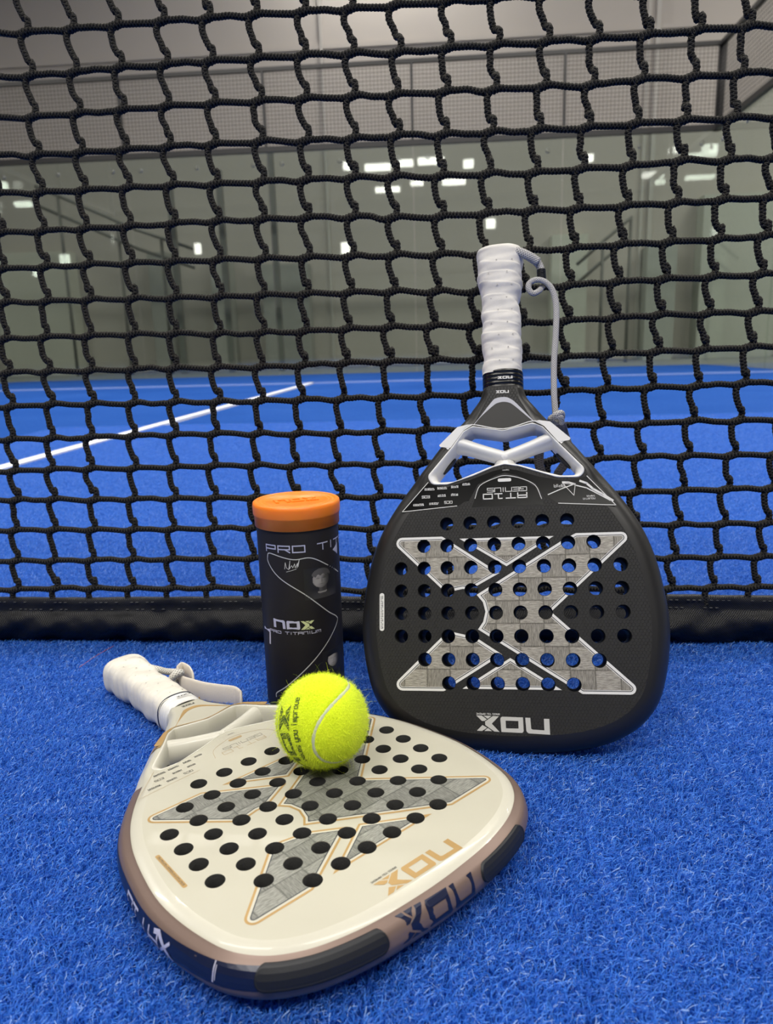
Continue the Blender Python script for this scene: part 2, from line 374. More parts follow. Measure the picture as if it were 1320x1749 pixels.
def hex_face(name, col, rough):
    M = mat(name, col, rough, spec=.45); nt = NT(M); p = nt.obj()
    S = .00165
    q = nt.vmath('MULTIPLY', p, (1/S, 1/S, 0)).outputs[0]
    def cell(off):
        a = nt.vmath('ADD', q, off).outputs[0]
        x = nt.n('ShaderNodeVectorMath', operation='WRAP'); nt.l(a, x.inputs[0]); x.inputs[1].default_value = (.8660*1.0, .5*3.0, 1); x.inputs[2].default_value = (-.8660, -1.5, -1)
        return x.outputs[0]
    # pointy hexagons: lattice (1.732, 3)
    A = cell((0, 0, 0)); B = cell((.8660, 1.5, 0))
    def hd(v):
        ab = nt.vmath('ABSOLUTE', v).outputs[0]; s = sep(nt, ab)
        return nt.math('MAXIMUM', s[0], nt.math('ADD', nt.math('MULTIPLY', s[0], .5), nt.math('MULTIPLY', s[1], .8660)))
    d = nt.math('MINIMUM', hd(A), hd(B)); edge = nt.math('SMOOTH_MIN', nt.math('MULTIPLY', nt.math('SUBTRACT', d, .74), 8), 1, .1)
    e = nt.n('ShaderNodeClamp'); nt.l(edge, e.inputs[0])
    mx = nt.n('ShaderNodeMix', data_type='RGBA'); mx.inputs[6].default_value = (*col, 1); mx.inputs[7].default_value = (col[0]*2.1, col[1]*2.05, col[2]*1.95, 1)
    nt.l(e.outputs[0], mx.inputs[0]); nt.l(mx.outputs[2], nt.b.inputs['Base Color'])
    nt.bump(e.outputs[0], .8, .00035); return M
M_bface = hex_face('matt_black_honeycomb_face', (.0135,.0130,.0120), .48)
M_bframe = col_tex('satin_black_frame', (.0125,.012,.0115), .40, .05)
M_bpanel = col_tex('charcoal_neck_panel', (.026,.025,.023), .42, .05)
M_bgloss = mat('gloss_black_badge', (.0025,.0025,.0025), .16, spec=.5)
M_wface = col_tex('ivory_lacquer_face', (.47,.45,.365), .38, .03, 300, .0002, coat=.15)
M_wframe = mat('ivory_lacquer_edge', (.53,.51,.425), .30, coat=.25)
M_champ = mat('champagne_metallic_side', (.20,.138,.112), .42, metal=.3)
M_navy = mat('navy_side_print', (.006,.010,.035), .30); M_bump_rubber = col_tex('black_rubber_bumper', (.006,.007,.010), .55, .2)
M_gold = mat('gold_print', (.43,.275,.105), .42, metal=.25); M_goldband = mat('gold_lacquer', (.50,.33,.14), .32, metal=.35)
M_silver = mat('silver_print', (.60,.59,.55), .40, metal=.2); M_whitepr = mat('white_print', (.72,.71,.68), .5)
M_cream = mat('cream_print', (.52,.50,.41), .42); M_ink = mat('fine_dark_print', (.03,.03,.03), .5); M_tanline = mat('fine_tan_print', (.38,.28,.15), .5)
M_blackline = mat('black_line_print', (.006,.006,.006), .45); M_navyline = mat('navy_line_print', (.012,.018,.035), .45)
M_arc = mat('light_grey_lacquer', (.50,.50,.53), .4)
M_bridge_b = mat('white_satin_bridge', (.78,.77,.74), .36, coat=.1); M_bridge_w = mat('ivory_satin_bridge', (.60,.58,.50), .34, coat=.15)
M_hole = col_tex('dark_foam_core', (.016,.016,.015), .75, .5, 900, .0006)
M_holeb = mat('black_hole_wall', (.004,.004,.004), .6)
def carbon(name, dark, light):
    M = mat(name, dark, .42, metal=.25, spec=.5); nt = NT(M); o = nt.obj()
    q = nt.vmath('MULTIPLY', nt.vmath('ADD', o, (.0105, -.0005, 0)).outputs[0], (1/.0197, 1/.0190, 1)).outputs[0]; s = sep(nt, q)
    fx, fy = nt.math('FLOOR', s[0]), nt.math('FLOOR', s[1]); ch = nt.math('PINGPONG', nt.math('ADD', fx, fy), 1.0)
    h1 = nt.noise(nt.vmath('MULTIPLY', o, (170, 1500, 1)).outputs[0], 1, 4, .75); h2 = nt.noise(nt.vmath('MULTIPLY', o, (1700, 150, 1)).outputs[0], 1, 4, .75)
    mx = nt.n('ShaderNodeMix', data_type='FLOAT'); nt.l(ch, mx.inputs[0]); nt.l(h1, mx.inputs[2]); nt.l(nt.math('MULTIPLY', h2, .86), mx.inputs[3])
    fr = nt.math('MINIMUM', nt.math('PINGPONG', nt.math('ADD', s[0], 0), .5), nt.math('PINGPONG', s[1], .5))
    edge = nt.n('ShaderNodeClamp'); nt.l(nt.math('MULTIPLY', fr, 22), edge.inputs[0])
    v = nt.math('MULTIPLY', mx.outputs[0], nt.math('ADD', nt.math('MULTIPLY', edge.outputs[0], .35), .65))
    c = nt.ramp(v, [(.25, dark), (.50, tuple((a+b)/2 for a, b in zip(dark, light))), (.68, light)])
    nt.l(c, nt.b.inputs['Base Color']); nt.bump(v, .3, .0003); return M
M_carb_b = carbon('woven_carbon_silver', (.07,.063,.050), (.62,.58,.50)); M_carb_w = carbon('woven_carbon_grey', (.075,.078,.070), (.44,.44,.39))
def grip(name, col):
    M = mat(name, col, .62, sheen=.2, spec=.3); nt = NT(M); o = nt.obj()
    nt.bump(nt.math('ADD', nt.noise(o, 2200, 3), nt.math('MULTIPLY', nt.noise(o, 70, 4), 2.0)), .35, .0006)
    c = nt.ramp(nt.noise(o, 60, 4), [(.3, tuple(x*.86 for x in col)), (.7, col)]); nt.l(c, nt.b.inputs['Base Color']); return M
M_grip_b = grip('white_overgrip', (.74,.71,.66)); M_grip_w = grip('off_white_overgrip', (.76,.72,.63))
M_gripdot = mat('grip_perforation_grey', (.42,.40,.37), .8)  # slightly darker grey of the small perforation dots
M_rub = mat('black_rubber_collar', (.006,.006,.006), .22, spec=.6); M_rubw = mat('white_rubber_collar', (.74,.73,.70), .35)
def web(name, col, k=1.0):
    M = mat(name, col, .75); nt = NT(M); s = sep(nt, nt.uv())
    a = nt.math('SINE', nt.math('ADD', nt.math('MULTIPLY', s[0], 2*math.pi*8), nt.math('MULTIPLY', s[1], 2*math.pi/.0022)))
    b = nt.math('SINE', nt.math('SUBTRACT', nt.math('MULTIPLY', s[0], 2*math.pi*8), nt.math('MULTIPLY', s[1], 2*math.pi/.0022)))
    v = nt.math('MAXIMUM', a, b); c = nt.ramp(v, [(.0, tuple(x*.42 for x in col)), (.8, col)]); nt.l(c, nt.b.inputs['Base Color']); nt.bump(v, .6, .0003); return M
M_lan = web('grey_braided_lanyard', (.50,.49,.49)); M_strapg = web('grey_webbing', (.20,.19,.20)); M_coil = mat('black_coil_tip', (.006,.006,.006), .3)
M_strapw = mat('cream_padded_strap', (.68,.62,.54), .8); _n = NT(M_strapw); _n.bump(_n.noise(_n.obj(), 1500), .4, .0005)
M_cordw = web('cream_cord', (.74,.72,.66))
def canmat():
    M = mat('black_can_label', (.022,.019,.018), .5, spec=.25); nt = NT(M)
    nt.l(nt.ramp(nt.noise(nt.obj(), 14, 2), [(.3, (.016,.014,.014)), (.7, (.030,.026,.023))]), nt.b.inputs['Base Color']); return M
M_can = canmat(); M_lid = mat('orange_plastic_lid', (1.0,.25,.018), .38, spec=.5)
_b = M_lid.node_tree.nodes['Principled BSDF']; _b.inputs['Subsurface Weight'].default_value = .45; _b.inputs['Subsurface Radius'].default_value = (.004,.002,.001); _b.inputs['Subsurface Scale'].default_value = 1.0
M_lav = mat('pale_lavender_print', (.58,.57,.68), .35, metal=.2); M_lime = mat('pale_lime_print', (.62,.66,.33), .4)
def felt():
    M = mat('yellow_green_felt', (.66,.83,.02), .95, spec=.1, sheen=.15); nt = NT(M); o = nt.obj(); n = nt.noise(o, 900, 4, .7); n2 = nt.noise(o, 90, 3)
    nt.l(nt.ramp(nt.math('ADD', nt.math('MULTIPLY', n, .7), nt.math('MULTIPLY', n2, .3)), [(.35, (.62,.78,.008)), (.65, (.86,1.0,.03))]), nt.b.inputs['Base Color']); nt.bump(n, .8, .0009); return M
M_felt = felt(); M_fuzz = mat('yellow_green_fuzz', (.84,.98,.05), .8, spec=.1); M_bseam = mat('grey_white_ball_seam', (.56,.60,.40), .8); _n = NT(M_bseam); _n.bump(_n.noise(_n.obj(), 1600), .5, .0004)
M_ballink = mat('dark_green_ball_print', (.055,.10,.012), .9)
M_red = mat('red_thread', (.45,.10,.05), .6)

# ================================================================== the hall
D, XC = 0.79917, -1.36712
floor = box('floor', (-22, -30, -.08), (16, 22, -.02), M_conc); tag(floor, kind='structure')
tag(box('court_floor', (XC-5, D-10, -.05), (XC+5, D+10, -.012), M_turf), kind='structure')
HY = 15.0
tag(box('wall_front', (-22, HY, 0), (16, HY+.2, 10), M_wall), kind='structure')
tag(box('wall_back', (-22, -30.2, 0), (16, -30, 10), M_wall2), kind='structure')
tag(box('wall_left', (-22.2, -30, 0), (-22, 22, 10), M_wall2), kind='structure')
tag(box('wall_right', (16, -30, 0), (16.2, 22, 10), M_wall2), kind='structure')
tag(box('ceiling', (-22, -30, 10), (16, HY+.2, 10.2), M_ceil), kind='structure')
YS, YW = D+6.95, D+10.0
# ------------------------------------------------------------------ court lines
tag(box('center_line', (XC-.025, D+.6, -.012), (XC+.025, YS+.025, .001), M_line), 'thin white centre line running away from the net on blue turf', 'court line')
tag(box('service_line', (XC-5, YS-.025, -.012), (XC+5, YS+.025, .001), M_line2), 'white service line crossing the far end of the blue court', 'court line')

# ------------------------------------------------------------------ glass end wall under wire mesh
def enclosure(name, x0, x1, y0, y1, label, npan, mesh_z=(3.0, 4.0)):
    """wall running from (x0,y0) to (x1,y1)"""
    L = math.hypot(x1-x0, y1-y0); a = math.atan2(y1-y0, x1-x0)
    e = empty(name, (x0, y0, 0)); e.rotation_euler = (0, 0, a)
    tag(e, label, 'glass wall')
    pw = L/npan; mesh_me = None; bolt_me = None
    for i in range(npan):
        p = box('glass_panel', (i*pw+.004, -.006, -.012), ((i+1)*pw-.004, .006, 2.985), M_glass, e)
        z0, z1 = mesh_z
        if mesh_me is None:
            t = .0022; lst = []
            for k in range(int(pw/.05)+1): lst.append(((k*.05-t, -t, z0), (k*.05+t, t, z1)))
            for k in range(int((z1-z0)/.05)+1): lst.append(((0, -t, z0+k*.05-t), (pw, t, z0+k*.05+t)))
            o = boxes('wire_mesh', lst, M_wire, e); mesh_me = o.data
        else:
            o = bpy.data.objects.new('wire_mesh', mesh_me); COL.objects.link(o); o.parent = e
        o.location = (i*pw, -.03, 0); o['kind'] = 'stuff'
        for fx in (.1, .5, .9):
            if bolt_me is None:
                V, Q, uv = tube_arrays([(0,0,0),(0,-.012,0),(0,-.018,0)], np.array([.030,.030,.022]), 16, ref=(0,0,1), close=True)
                b = quad_mesh('bolt', V, Q, M_bolt, e, smooth=False); bolt_me = b.data
            else:
                b = bpy.data.objects.new('bolt', bolt_me); COL.objects.link(b); b.parent = e
            b.location = ((i+fx)*pw, -.006, 2.84)
    for i in range(npan+1):
        t = .028 if i in (0, npan) else .018
        box('mesh_post', (i*pw-t, -.055, 3.0), (i*pw+t, -.005, 4.03), M_frame_steel, e)
    box('top_rail', (-.03, -.058, 3.985), (L+.03, -.002, 4.035), M_frame_steel, e)
    box('bottom_rail', (-.03, -.062, 2.985), (L+.03, .0, 3.055), M_frame_steel, e)
    return e
enclosure('end_wall', XC-5, XC+5, YW, YW, 'far end wall of frameless glass panels topped with black wire mesh', 5)
enclosure('right_side_wall', XC+5, XC+5, YW, YW-4, 'right side wall of glass and wire mesh meeting the far corner', 2)
enclosure('left_side_wall', XC-5, XC-5, YW-4, YW, 'left side wall of glass and wire mesh at the far corner', 2)

# pale vertical seams and pipes on the hall wall behind the glass
def wall_strip(px, py, w_, y, name, label, z0=0, z1=9.9, M=M_seam):
    P = on_plane(px, py, 1, y); o = box(name, (P[0]-w_/2, y-.05, z0), (P[0]+w_/2, y+.0, z1), M)
    tag(o, label, 'pipe')
wall_strip(548, 60, .05, HY, 'wall_pipe', 'pale vertical pipe on the grey hall wall above the middle of the mesh')
wall_strip(1108, 40, .05, HY, 'wall_pipe', 'left one of two pale pipes high on the wall near the right corner')
wall_strip(1124, 40, .08, HY, 'wall_pipe', 'right, wider one of two pale pipes high on the wall near the right corner')
P = on_plane(300, 95, 1, HY)
box('trim_1', (-22, HY-.04, P[2]-.05), (16, HY, P[2]+.03), M_wall)['kind'] = 'structure'
# dark posts added behind the glass, standing in for reflected uprights
for k, (px, lab) in enumerate([(310, 'left'), (392, 'middle'), (478, 'right')]):
    P = on_plane(px, 560, 1, 13.2)
    tag(box('reflection_post', (P[0]-.05, 13.15, -.012), (P[0]+.05, 13.25, 3.1+.25*k), M_post2), f'dark post added behind the glass for a reflected upright, {lab} one of the three', 'post', 'posts standing in for reflections in the end glass')

for k, (px0, px1, top, col, lab) in enumerate([(0, 128, 430, (.50,.49,.43), 'broad pale panel at the left edge'), (262, 292, 430, (.30,.30,.28), 'narrow dark pillar left of the middle'), (366, 398, 440, (.36,.36,.33), 'pale pillar between two posts'),
        (452, 530, 450, (.33,.33,.31), 'wide grey panel left of the middle'), (940, 1000, 400, (.50,.50,.44), 'pale panel right of the standing racket'), (1100, 1150, 420, (.36,.37,.34), 'grey pillar near the right corner'), (1190, 1320, 330, (.45,.46,.41), 'broad panel at the right edge')]):
    a, b = on_plane(px0, 560, 1, 14.6), on_plane(px1, 560, 1, 14.6); tp = on_plane((px0+px1)/2, top, 1, 14.6)[2]
    tag(box('wall_panel', (a[0], 14.6, -.02), (b[0], 14.99, tp), wall_mat('hall_panel_paint', col)), lab+', on the hall wall behind the glass', 'wall panel')
def rail(name, pts, posts, y, lab):
    e = empty(name, tuple(on_plane(*pts[0], 1, y))); o0 = np.array(e.location); tag(e, lab, 'handrail')
    for dz in (0, -.32):
        P = [on_plane(*p, 1, y)+(0, 0, dz)-o0 for p in pts]; tube('rail_bar', P, .028, M_post2, e, seg=8, ref=(0, 1, 0))
    for p in posts:
        P = on_plane(*p, 1, y); tube('rail_post', [P-o0, np.array([P[0], y, -.02])-o0], .03, M_post2, e, seg=8, ref=(0, 1, 0))
rail('stair_rail', [(60, 318), (140, 352), (232, 392), (330, 425)], [(98, 334), (200, 380), (275, 408)], 13.4, 'sloping grey stair rail seen through the glass at upper left')
rail('stair_rail', [(985, 452), (1030, 412), (1080, 370)], [(1030, 412), (1078, 372)], 13.4, 'sloping grey stair rail seen through the glass right of the standing racket')
# lamps of the hall
for i, (x, y, z, L, wd, pw, where) in enumerate(LAMPS):
    e = empty('ceiling_lamp', (x, y, z)); tag(e, 'long white strip lamp under the ceiling, '+where, 'lamp', 'strip lamps over the court')
    box('housing', (-L/2-.05, -wd/2-.03, .02), (L/2+.05, wd/2+.03, .10), M_case, e)
    for s in (-1, 1): box('hanger', (s*L*.4-.01, -.01, .10), (s*L*.4+.01, .01, 10-z), M_case, e)
    ld = bpy.data.lights.new('lamp_light', 'AREA'); ld.shape = 'RECTANGLE'; ld.size = L; ld.size_y = wd; ld.energy = pw*KEY; ld.color = (1, .96, .89)
    lo = bpy.data.objects.new('lamp_light', ld); COL.objects.link(lo); lo.parent = e
# lamps far behind the camera, whose images float in the end glass
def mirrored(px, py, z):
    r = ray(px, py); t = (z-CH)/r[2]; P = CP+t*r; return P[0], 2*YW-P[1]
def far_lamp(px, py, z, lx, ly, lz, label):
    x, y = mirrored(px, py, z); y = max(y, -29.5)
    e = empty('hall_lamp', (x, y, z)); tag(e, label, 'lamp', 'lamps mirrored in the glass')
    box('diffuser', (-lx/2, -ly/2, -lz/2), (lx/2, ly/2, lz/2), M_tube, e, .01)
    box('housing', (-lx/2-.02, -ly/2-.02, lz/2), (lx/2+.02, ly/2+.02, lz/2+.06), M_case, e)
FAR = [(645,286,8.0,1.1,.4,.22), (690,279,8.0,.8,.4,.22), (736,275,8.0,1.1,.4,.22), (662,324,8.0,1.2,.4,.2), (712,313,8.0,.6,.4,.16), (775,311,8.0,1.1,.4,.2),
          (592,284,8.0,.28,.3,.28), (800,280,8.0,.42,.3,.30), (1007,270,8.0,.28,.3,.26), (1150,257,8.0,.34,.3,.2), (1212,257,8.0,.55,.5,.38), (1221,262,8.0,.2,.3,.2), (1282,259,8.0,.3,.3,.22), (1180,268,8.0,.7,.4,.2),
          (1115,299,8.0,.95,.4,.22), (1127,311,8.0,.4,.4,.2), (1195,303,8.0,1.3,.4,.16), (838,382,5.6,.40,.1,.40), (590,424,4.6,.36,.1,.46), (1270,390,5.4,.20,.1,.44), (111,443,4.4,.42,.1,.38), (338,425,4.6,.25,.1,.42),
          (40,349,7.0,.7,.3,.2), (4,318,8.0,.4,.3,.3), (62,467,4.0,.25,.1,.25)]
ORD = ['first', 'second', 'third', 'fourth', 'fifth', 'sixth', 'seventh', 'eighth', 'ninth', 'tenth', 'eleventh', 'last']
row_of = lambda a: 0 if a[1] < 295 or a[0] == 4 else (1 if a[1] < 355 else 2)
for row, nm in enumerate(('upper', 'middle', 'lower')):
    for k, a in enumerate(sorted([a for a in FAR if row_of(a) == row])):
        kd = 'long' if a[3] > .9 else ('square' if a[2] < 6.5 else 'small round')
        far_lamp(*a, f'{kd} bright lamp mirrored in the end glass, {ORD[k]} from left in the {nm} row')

# ================================================================== turf fibres
def turf_tile(T=.12, N=9500):
    S = 5
    base = np.column_stack([rng.uniform(-T/2, T/2, N), rng.uniform(-T/2, T/2, N)])
    az = rng.uniform(0, 2*np.pi, N); curl = rng.normal(0, 2.6, N); Ht = rng.uniform(.0080, .0125, N); out = rng.uniform(.0030, .0068, N)
    wdt = rng.uniform(.00018, .00040, N); sh = np.clip(rng.beta(1.6, 2.2, N), 0, 1); sh[rng.random(N) < .05] = 1.0  # a few random fibres take the palest tone as painted highlights
    V = np.zeros((N, S, 2, 3)); t = np.linspace(0, 1, S)
    x, y = base[:, 0].copy(), base[:, 1].copy(); z = np.full(N, -.012); a = az.copy()
    for k in range(S):
        if k:
            st = 1/(S-1); lean = (t[k])**.9
            x += np.cos(a)*out*st*2*lean; y += np.sin(a)*out*st*2*lean; z += Ht*st*(1.75-lean*1.75*(.55+.45*(out/.0068))); a = a+curl*st*1.6
        sx, sy = -np.sin(a), np.cos(a); ww = wdt*(1-.55*t[k])
        for j, s in enumerate((-1, 1)):
            V[:, k, j] = np.column_stack([x+sx*ww*s, y+sy*ww*s, z+ww*.6*s])
    i = np.arange(N)[:, None]*S*2; k = np.arange(S-1)[None]*2
    Q = np.stack([i+k, i+k+1, i+k+3, i+k+2], -1).reshape(-1, 4)
    o = quad_mesh('turf_fibres', V.reshape(-1, 3), Q, M_fib, None, smooth=True)
    at = o.data.attributes.new('shade', 'FLOAT', 'POINT'); at.data.foreach_set('value', np.repeat(sh, S*2).astype(np.float32))
    return o
turf = turf_tile(); tag(turf, 'short curly blue synthetic turf fibres covering the court', 'turf', kind='stuff')
ng = bpy.data.node_groups.new('spread_turf', 'GeometryNodeTree')
ng.interface.new_socket('Geometry', in_out='INPUT', socket_type='NodeSocketGeometry'); ng.interface.new_socket('Geometry', in_out='OUTPUT', socket_type='NodeSocketGeometry')
gi, go = ng.nodes.new('NodeGroupInput'), ng.nodes.new('NodeGroupOutput')
def grid_pts(x0, x1, y0, y1, st):
    g = ng.nodes.new('GeometryNodeMeshGrid'); nx, ny = int(round((x1-x0)/st))+1, int(round((y1-y0)/st))+1
    g.inputs['Size X'].default_value = (nx-1)*st; g.inputs['Size Y'].default_value = (ny-1)*st; g.inputs['Vertices X'].default_value = nx; g.inputs['Vertices Y'].default_value = ny
    tr = ng.nodes.new('GeometryNodeTransform'); tr.inputs['Translation'].default_value = (x0+(nx-1)*st/2, y0+(ny-1)*st/2, 0); ng.links.new(g.outputs[0], tr.inputs[0]); return tr.outputs[0]
iop = ng.nodes.new('GeometryNodeInstanceOnPoints'); ng.links.new(grid_pts(-1.8, 1.8, .18, 3.4, .115), iop.inputs['Points']); ng.links.new(gi.outputs[0], iop.inputs['Instance'])
ri = ng.nodes.new('FunctionNodeRandomValue'); ri.data_type = 'INT'
ri.inputs['Min'].default_value if False else None
for s_ in ri.inputs:
    if s_.enabled and s_.name == 'Min': s_.default_value = 0
    if s_.enabled and s_.name == 'Max': s_.default_value = 3
mu = ng.nodes.new('ShaderNodeMath'); mu.operation = 'MULTIPLY'; mu.inputs[1].default_value = math.pi/2
ro = [x for x in ri.outputs if x.enabled][0]; ng.links.new(ro, mu.inputs[0])
cx = ng.nodes.new('ShaderNodeCombineXYZ'); ng.links.new(mu.outputs[0], cx.inputs[2]); ng.links.new(cx.outputs[0], iop.inputs['Rotation'])
ng.links.new(iop.outputs[0], go.inputs[0])
md = turf.modifiers.new('spread', 'NODES'); md.node_group = ng

# ================================================================== the net
KN = {0: (60.,0)}
T_ = [  # row, first column, x,y pairs of knots traced in the photograph
(0,1,[42,56,120,50,196,44,274,37,352,32,432,26,515,21,595,16,672,10,762,3]),
(1,1,[50,130,125,124,202,116,280,111,357,105,435,100,515,95,597,92,677,90,762,83,845,77,930,72,1015,67,1102,60,1190,52,1275,46]),
(2,1,[55,200,131,194,206,188,282,182,361,177,440,173,517,169,599,165,672,162,757,157,840,154,925,148,1007,146,1092,136,1180,132,1262,126]),
(3,1,[61,265,135,261,210,256,285,251,362,247,442,242,520,241,600,237,675,232,755,230,835,226,915,222,1000,218,1082,212,1165,206,1250,202]),
(4,1,[67,329,140,325,215,321,290,317,365,315,444,311,520,308,600,304,670,302,750,301,830,297,910,295,990,289,1072,284,1160,275,1240,274,1317,270]),
(5,0,[0,398,70,395,142,391,217,387,293,382,368,378,445,375,521,372,600,371,670,372,750,370,827,365,905,360,982,357,1065,352,1150,347,1230,342,1312,337]),
(6,0,[2,460,75,456,148,452,220,450,293,447,370,444,447,442,522,440,597,438,671,436,747,435,821,434,897,429,975,424,1057,418,1140,414,1223,409,1303,403]),
(7,0,[7,517,77,515,150,512,225,510,295,509,372,507,445,504,520,502,594,500,668,498,742,498,812,498]), (7,13,[968,488,1050,482,1131,477,1213,473,1295,469]),
(8,0,[7,579,75,576,150,574,225,571,295,570,370,570,445,568,517,566,590,562,662,559,736,557,809,556]), (8,13,[965,548,1047,543,1123,538,1205,536,1287,533]),
(9,0,[12,637,80,635,152,633,225,631,295,629,367,628,442,627,515,624,587,620,662,618,737,615,814,614]), (9,13,[960,610,1038,605,1118,601,1197,598,1278,593]),
(10,0,[17,695,85,691,155,690,225,689,295,687,370,686,443,685,511,683,581,682,653,679,725,677,800,675]), (10,13,[959,668,1030,665,1108,662,1186,660,1266,655]),
(11,0,[17,751,85,749,152,747,225,745,295,743,365,741,438,741,506,741,576,740,647,737,722,735]), (11,14,[1022,725,1097,724,1178,719,1258,719]),
(12,0,[22,805,85,802,152,801,227,800,295,798,362,796,434,795,501,796,572,795,645,793,717,792,787,790]), (12,14,[1018,784,1091,781,1170,779,1248,778]),
(13,0,[27,854,89,853,159,854,225,853,295,852,363,851,433,850]), (13,8,[578,850,643,849]), (13,15,[1083,841,1161,838,1238,836,1314,834]),
(14,0,[24,906,90,905,157,905,225,905,292,904,361,903,430,902]), (14,9,[637,903]), (14,16,[1154,896,1231,895,1305,894]),
(15,0,[26,958,89,958,155,957,223,956,290,955,360,954,428,954]), (15,9,[633,955]), (15,16,[1147,953,1221,952,1296,951]),
(16,0,[27,1007,94,1005,157,1005,223,1005,290,1005,358,1004,426,1004]), (16,9,[628,1009]), (16,16,[1141,1006,1212,1004,1286,1003])]
def net_y(X, Z): return .800-.040*math.exp(-((X-.09)/.28)**2-((Z-.42)/.24)**2)
def to_net(px, py):
    y = .80
    for _ in range(5): P = on_plane(px, py, 1, y); y = net_y(P[0], P[2])
    return np.array(P)
known = {}
for r, c0, l in T_:
    for k in range(len(l)//2): known[(r, c0+k)] = to_net(l[2*k], l[2*k+1])
ks = np.array(list(known)); kv = np.array([known[tuple(k)] for k in ks])
def basis(r, c):
    r, c = (np.asarray(r, float)-8)/8, (np.asarray(c, float)-9)/9
    return np.stack([np.ones_like(r), r, c, r*c, r*r, c*c, r*r*c, r*c*c], -1)
cf = np.linalg.lstsq(basis(ks[:, 0], ks[:, 1]), kv[:, [0, 2]], rcond=None)[0]
def knot(r, c):
    if (r, c) in known: return known[(r, c)]
    rr, cc = min(max(r, 0), 16), min(max(c, 0), 18)
    p = basis(rr, cc) @ cf
    if r != rr: p = p+(r-rr)*((basis(1., cc)-basis(0., cc)) @ cf)*1.0
    if c != cc: p = p+(c-cc)*((basis(rr, 9.5)-basis(rr, 8.5)) @ cf)*1.0
    near = ks[(np.abs(ks[:, 0]-r)*3+np.abs(ks[:, 1]-c)).argmin()]; kk = known[tuple(near)]; e0 = basis(near[0], near[1]) @ cf
    p = p+(kk[[0, 2]]-e0)
    j = rng.normal(0, .0004, 2)
    return np.array([p[0]+j[0], net_y(p[0], p[1]), p[1]+j[1]])
R0, R1, C0_, C1_ = -4, 16, -4, 22
KK = {(r, c): knot(r, c) for r in range(R0, R1+1) for c in range(C0_, C1_+1)}
net = empty('net', (0, D, 0)); tag(net, 'black braided cord net stretched across the blue court with vinyl hem', 'net')
NO = np.array([0, D, 0])
for r in range(R0, R1+1):
    P = []
    for c in range(C0_, C1_+1):
        k = KK[(r, c)]; nx = KK.get((r, c+1), k+np.array([.045, 0, 0])); sag = rng.normal(0, .0006)
        P += [k+(-.012, 0, -.0008), k+(-.006, 0, -.0012), k, k+(.006, 0, .0013), k+(.012, 0, .0009), (k+nx)/2+(0, 0, .0002+sag)]
    P = catmull(np.array(P), 6); vis = r >= -1
    P, t = resample(P, .0009 if vis else .003)
    kx = np.array([KK[(r, c)][0] for c in range(C0_, C1_+1)]); rr_ = .0029*(1+.36*np.exp(-(np.abs(P[:, :1]-kx[None]).min(1)/.0070)**2))
    V, Q, uv = tube_arrays(P-NO, rr_, 12 if vis else 8, ref=(0,1,0), braid=.17 if vis else 0, fam=3, pitch=.0034, t=t, close=True)
    quad_mesh('horizontal_cord', V, Q, M_cord, net, uv=uv)
for c in range(C0_, C1_+1):
    P = []
    for r in range(R0, R1+1):
        k = KK[(r, c)]; f = np.array([0, -.0022, 0]); a, b = rng.normal(0, .0007), rng.normal(0, .0007)
        dx = (KK[(r+1, c)][0]-k[0]) if r < R1 else 0
        P += [k+(.0040, 0, .0125), k+(.0046, 0, .0066), k+(.0028, 0, .0022)+f*.1, k+f*.2, k+(-.0028, 0, -.0022)+f*.1, k+(-.0048, 0, -.0066), k+(-.0042, 0, -.0125)]
        if r < R1: P += [k+(-.0018+a+dx*.40, 0, -.0190), k+(.0012+b+dx*.60, 0, -.0260)]
        else: P += [k+(-.003, 0, -.0200)]
    P = catmull(np.array(P), 5); P, t = resample(P, .0009)
    V, Q, uv = tube_arrays(P-NO, .0030, 12, ref=(0,1,0), braid=.17, fam=3, pitch=.0034, t=t, close=True)
    quad_mesh('vertical_cord', V, Q, M_cord, net, uv=uv)
# hem band: seam flap on top, wrinkled tube below
def hem():
    xs = np.arange(-1.0, 1.15, .0035); prof = [(.004,.0475),(.0015,.0490),(-.0030,.0485),(-.0042,.0470),(-.0042,.0410),(-.0042,.0345),(-.0050,.0325),(-.0085,.0300),(-.0125,.0250),(-.0145,.0190),(-.0142,.0130),(-.0110,.0070),(-.0060,.0010),(.000,-.008),(.006,.001),(.011,.010),(.012,.020),(.009,.030),(.005,.034)]
    n = len(prof); V = np.zeros((len(xs), n, 3)); g1 = rng.uniform(0, 6, 8)
    for j, (yy, zz) in enumerate(prof):
        amp = .0034 if 7 <= j <= 12 else .0008
        q = zz*90
        wv = np.sin(xs*52+g1[0]+q*1.3)*.5+np.sin(xs*97+g1[1]-q*2)*.35+np.sin(xs*31+g1[2]+q)*.5+np.sin(xs*230+g1[3]+q*3)*.22+np.sin(xs*140+g1[5]-q*2.7)*.35
        V[:, j] = np.column_stack([xs, yy-amp*wv, zz+(np.sin(xs*14+g1[4])*.0010 if zz > .03 else 0)+np.sin(xs*9)*.0006])
    i = np.arange(len(xs)-1)[:, None]*n; j = np.arange(n)[None]
    Q = np.stack([i+j, i+(j+1) % n, i+n+(j+1) % n, i+n+j], -1).reshape(-1, 4)
    quad_mesh('hem_band', V.reshape(-1, 3), Q[:, ::-1], M_vinyl, net)
    lst = []
    for zr in (.0445, .0358):
        for x in np.arange(-.9, 1.05, .0062):
            if random.random() < .45: continue
            dz = math.sin(x*14+g1[4])*.0010+math.sin(x*9)*.0006
            lst.append(((x, -.0054, zr+dz-.00018), (x+.0030, -.0040, zr+dz+.00018)))
    boxes('hem_stitching', lst, M_stitch, net)['kind'] = 'stuff'
hem()

